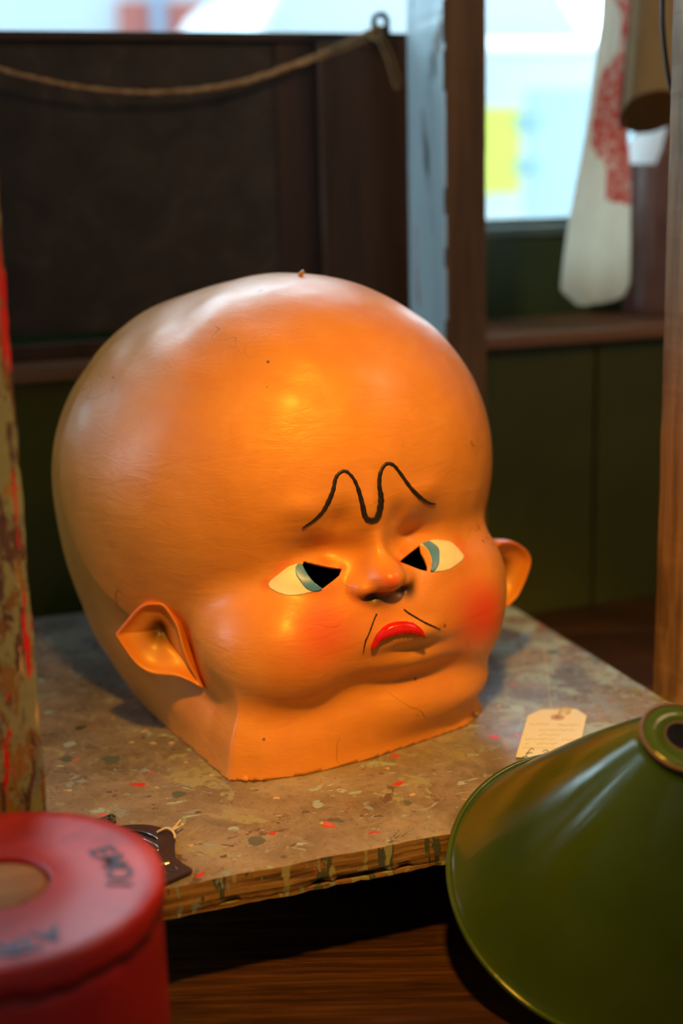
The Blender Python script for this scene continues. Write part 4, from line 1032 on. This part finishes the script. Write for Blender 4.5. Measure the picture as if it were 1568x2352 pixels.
# ------------------------------------------------------------------ outside the window
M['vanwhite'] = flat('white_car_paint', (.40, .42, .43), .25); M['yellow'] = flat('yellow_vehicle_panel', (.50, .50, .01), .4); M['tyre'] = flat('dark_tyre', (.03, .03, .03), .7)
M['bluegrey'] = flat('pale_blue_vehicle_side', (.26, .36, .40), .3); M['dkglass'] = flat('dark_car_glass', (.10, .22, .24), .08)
GZ = -.9 - .15
struct(obj('ground_street', box_bm(-12, 20, YG + .06, 24, GZ - .1, GZ), flat('wet_asphalt', (.10, .105, .11), .8)))
def vehicle(label, x0, x1, y0, y1, ztop, zbelt, body_m, band=None, nose=False):
    """van/car body by extruding a side outline along y"""
    v = thing('parked_vehicle', label, 'vehicle', ((x0 + x1) / 2, (y0 + y1) / 2, GZ))
    L = x1 - x0
    if nose: side = [(0, .25), (0, .75), (.06, .95), (.30, 1.05), (.46, 1.55), (.56, 1.62), (.9, 1.62), (1, 1.35), (1, .25)]
    else: side = [(0, .25), (0, 1.5), (.03, 1.68), (.08, 1.74), (.92, 1.76), (.99, 1.70), (1, 1.5), (1, .25)]
    sc2 = (ztop - GZ) / max(s_[1] for s_ in side)
    pts = [(x0 + a * L, GZ + b * sc2) for a, b in side]; n = len(pts)
    Vv = [(x, y0, z) for x, z in pts] + [(x, y1, z) for x, z in pts]
    Fs = [tuple(range(n)), tuple(range(2 * n - 1, n - 1, -1))] + [(i, (i + 1) % n, n + (i + 1) % n, n + i) for i in range(n)]
    o = adopt(obj('body', (Vv, Fs), body_m), v); md = o.modifiers.new('b', 'BEVEL'); md.width = .07; md.segments = 3
    for fx in (.2, .8):
        for yy in (y0 + .05, y1 - .05):
            bm2 = lathe_bm([(0, -.08), (.22, -.08), (.31, -.07), (.32, 0), (.31, .07), (.22, .08), (0, .08)], 28)
            for q in bm2.verts: q.co = Vector((q.co.x + x0 + fx * L, q.co.z + yy, q.co.y + GZ + .32))
            adopt(obj('wheel', bm2, M['tyre'], smooth=True), v)
    return v
YV = 4.6
a0, a1 = gy(1000, 300, YV), gy(1700, 300, YV); ztp = gy(1240, 75, YV)[2]
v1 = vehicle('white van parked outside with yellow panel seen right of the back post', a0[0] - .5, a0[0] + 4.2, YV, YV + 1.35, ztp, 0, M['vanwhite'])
yb0, yb1 = gy(1060, 450, YV), gy(1195, 245, YV)
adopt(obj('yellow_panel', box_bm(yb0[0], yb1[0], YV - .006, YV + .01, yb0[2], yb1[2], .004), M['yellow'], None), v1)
sb0, sb1 = gy(1195, 500, YV), gy(1700, 200, YV)
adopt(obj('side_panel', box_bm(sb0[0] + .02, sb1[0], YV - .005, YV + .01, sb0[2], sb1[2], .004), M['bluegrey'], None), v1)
gb0, gb1 = gy(1110, 440, YV), gy(1215, 290, YV)
for zz in (.30, .80):
    zc = yb0[2] + (yb1[2] - yb0[2]) * zz
    adopt(obj('lamp_lens', box_bm(yb1[0] - .02, yb1[0] + .07, YV - .012, YV + .01, zc - .02, zc + .03, .004), M['dkglass'], None), v1)
# second car to the left, higher up the slope of the street
YV2 = 6.2
b0 = gy(430, 70, YV2); b1 = gy(1000, -60, YV2)
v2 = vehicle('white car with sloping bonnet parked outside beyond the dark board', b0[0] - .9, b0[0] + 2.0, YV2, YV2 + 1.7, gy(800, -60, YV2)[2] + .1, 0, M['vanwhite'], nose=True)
# buildings and greenery across the street
def m_brick():
    t = NT('pale_render'); return t.color((.40, .43, .46)).rough(.9).m
bl = thing('building', 'pale rendered building with red brick patch across the street', 'building', (2, 10, GZ))
adopt(obj('wall', box_bm(-8, 4.2, 10, 11, GZ, 2.4), m_brick()), bl)
r0, r1 = gy(275, 60, 9.95), gy(470, 4, 9.95)
adopt(obj('brick_panel', box_bm(r0[0], r1[0], 9.93, 10.01, r0[2] - .2, r1[2]), flat('red_brick', (.34, .10, .08), .9)), bl)
d0, d1 = gy(350, 60, 9.9), gy(375, 0, 9.9)
adopt(obj('downpipe', box_bm(d0[0], d1[0], 9.86, 9.93, GZ, 2.35, .01), flat('blue_grey_pipe', (.18, .24, .32), .6)), bl)
def hedge():
    t = NT('teal_green_foliage'); t.color(t.ramp(t.noise(4, 5), [(.3, (.03, .10, .09)), (.7, (.12, .30, .28))])).rough(.9)
    bm = bmesh.new(); r = random.Random(3)
    for k in range(26):
        m_ = Matrix.Translation((6.6 + r.uniform(-.9, 5.5), 9.6 + r.uniform(-.6, .6), r.uniform(-.3, 1.6))) @ Matrix.Scale(r.uniform(.6, 1.1), 4)
        bmesh.ops.create_icosphere(bm, subdivisions=3, radius=1.0, matrix=m_)
    for v in bm.verts: v.co += Vector((r.uniform(-1, 1), r.uniform(-1, 1), r.uniform(-1, 1))) * .07
    bmesh.ops.create_cone(bm, segments=10, radius1=.2, radius2=.15, depth=1.5, cap_ends=True, matrix=Matrix.Translation((7.5, 9.6, GZ + .75)))
    return tag(obj('street_tree', bm, t.m), 'dark teal-green trees across the street seen at the window top', 'tree')
hedge()
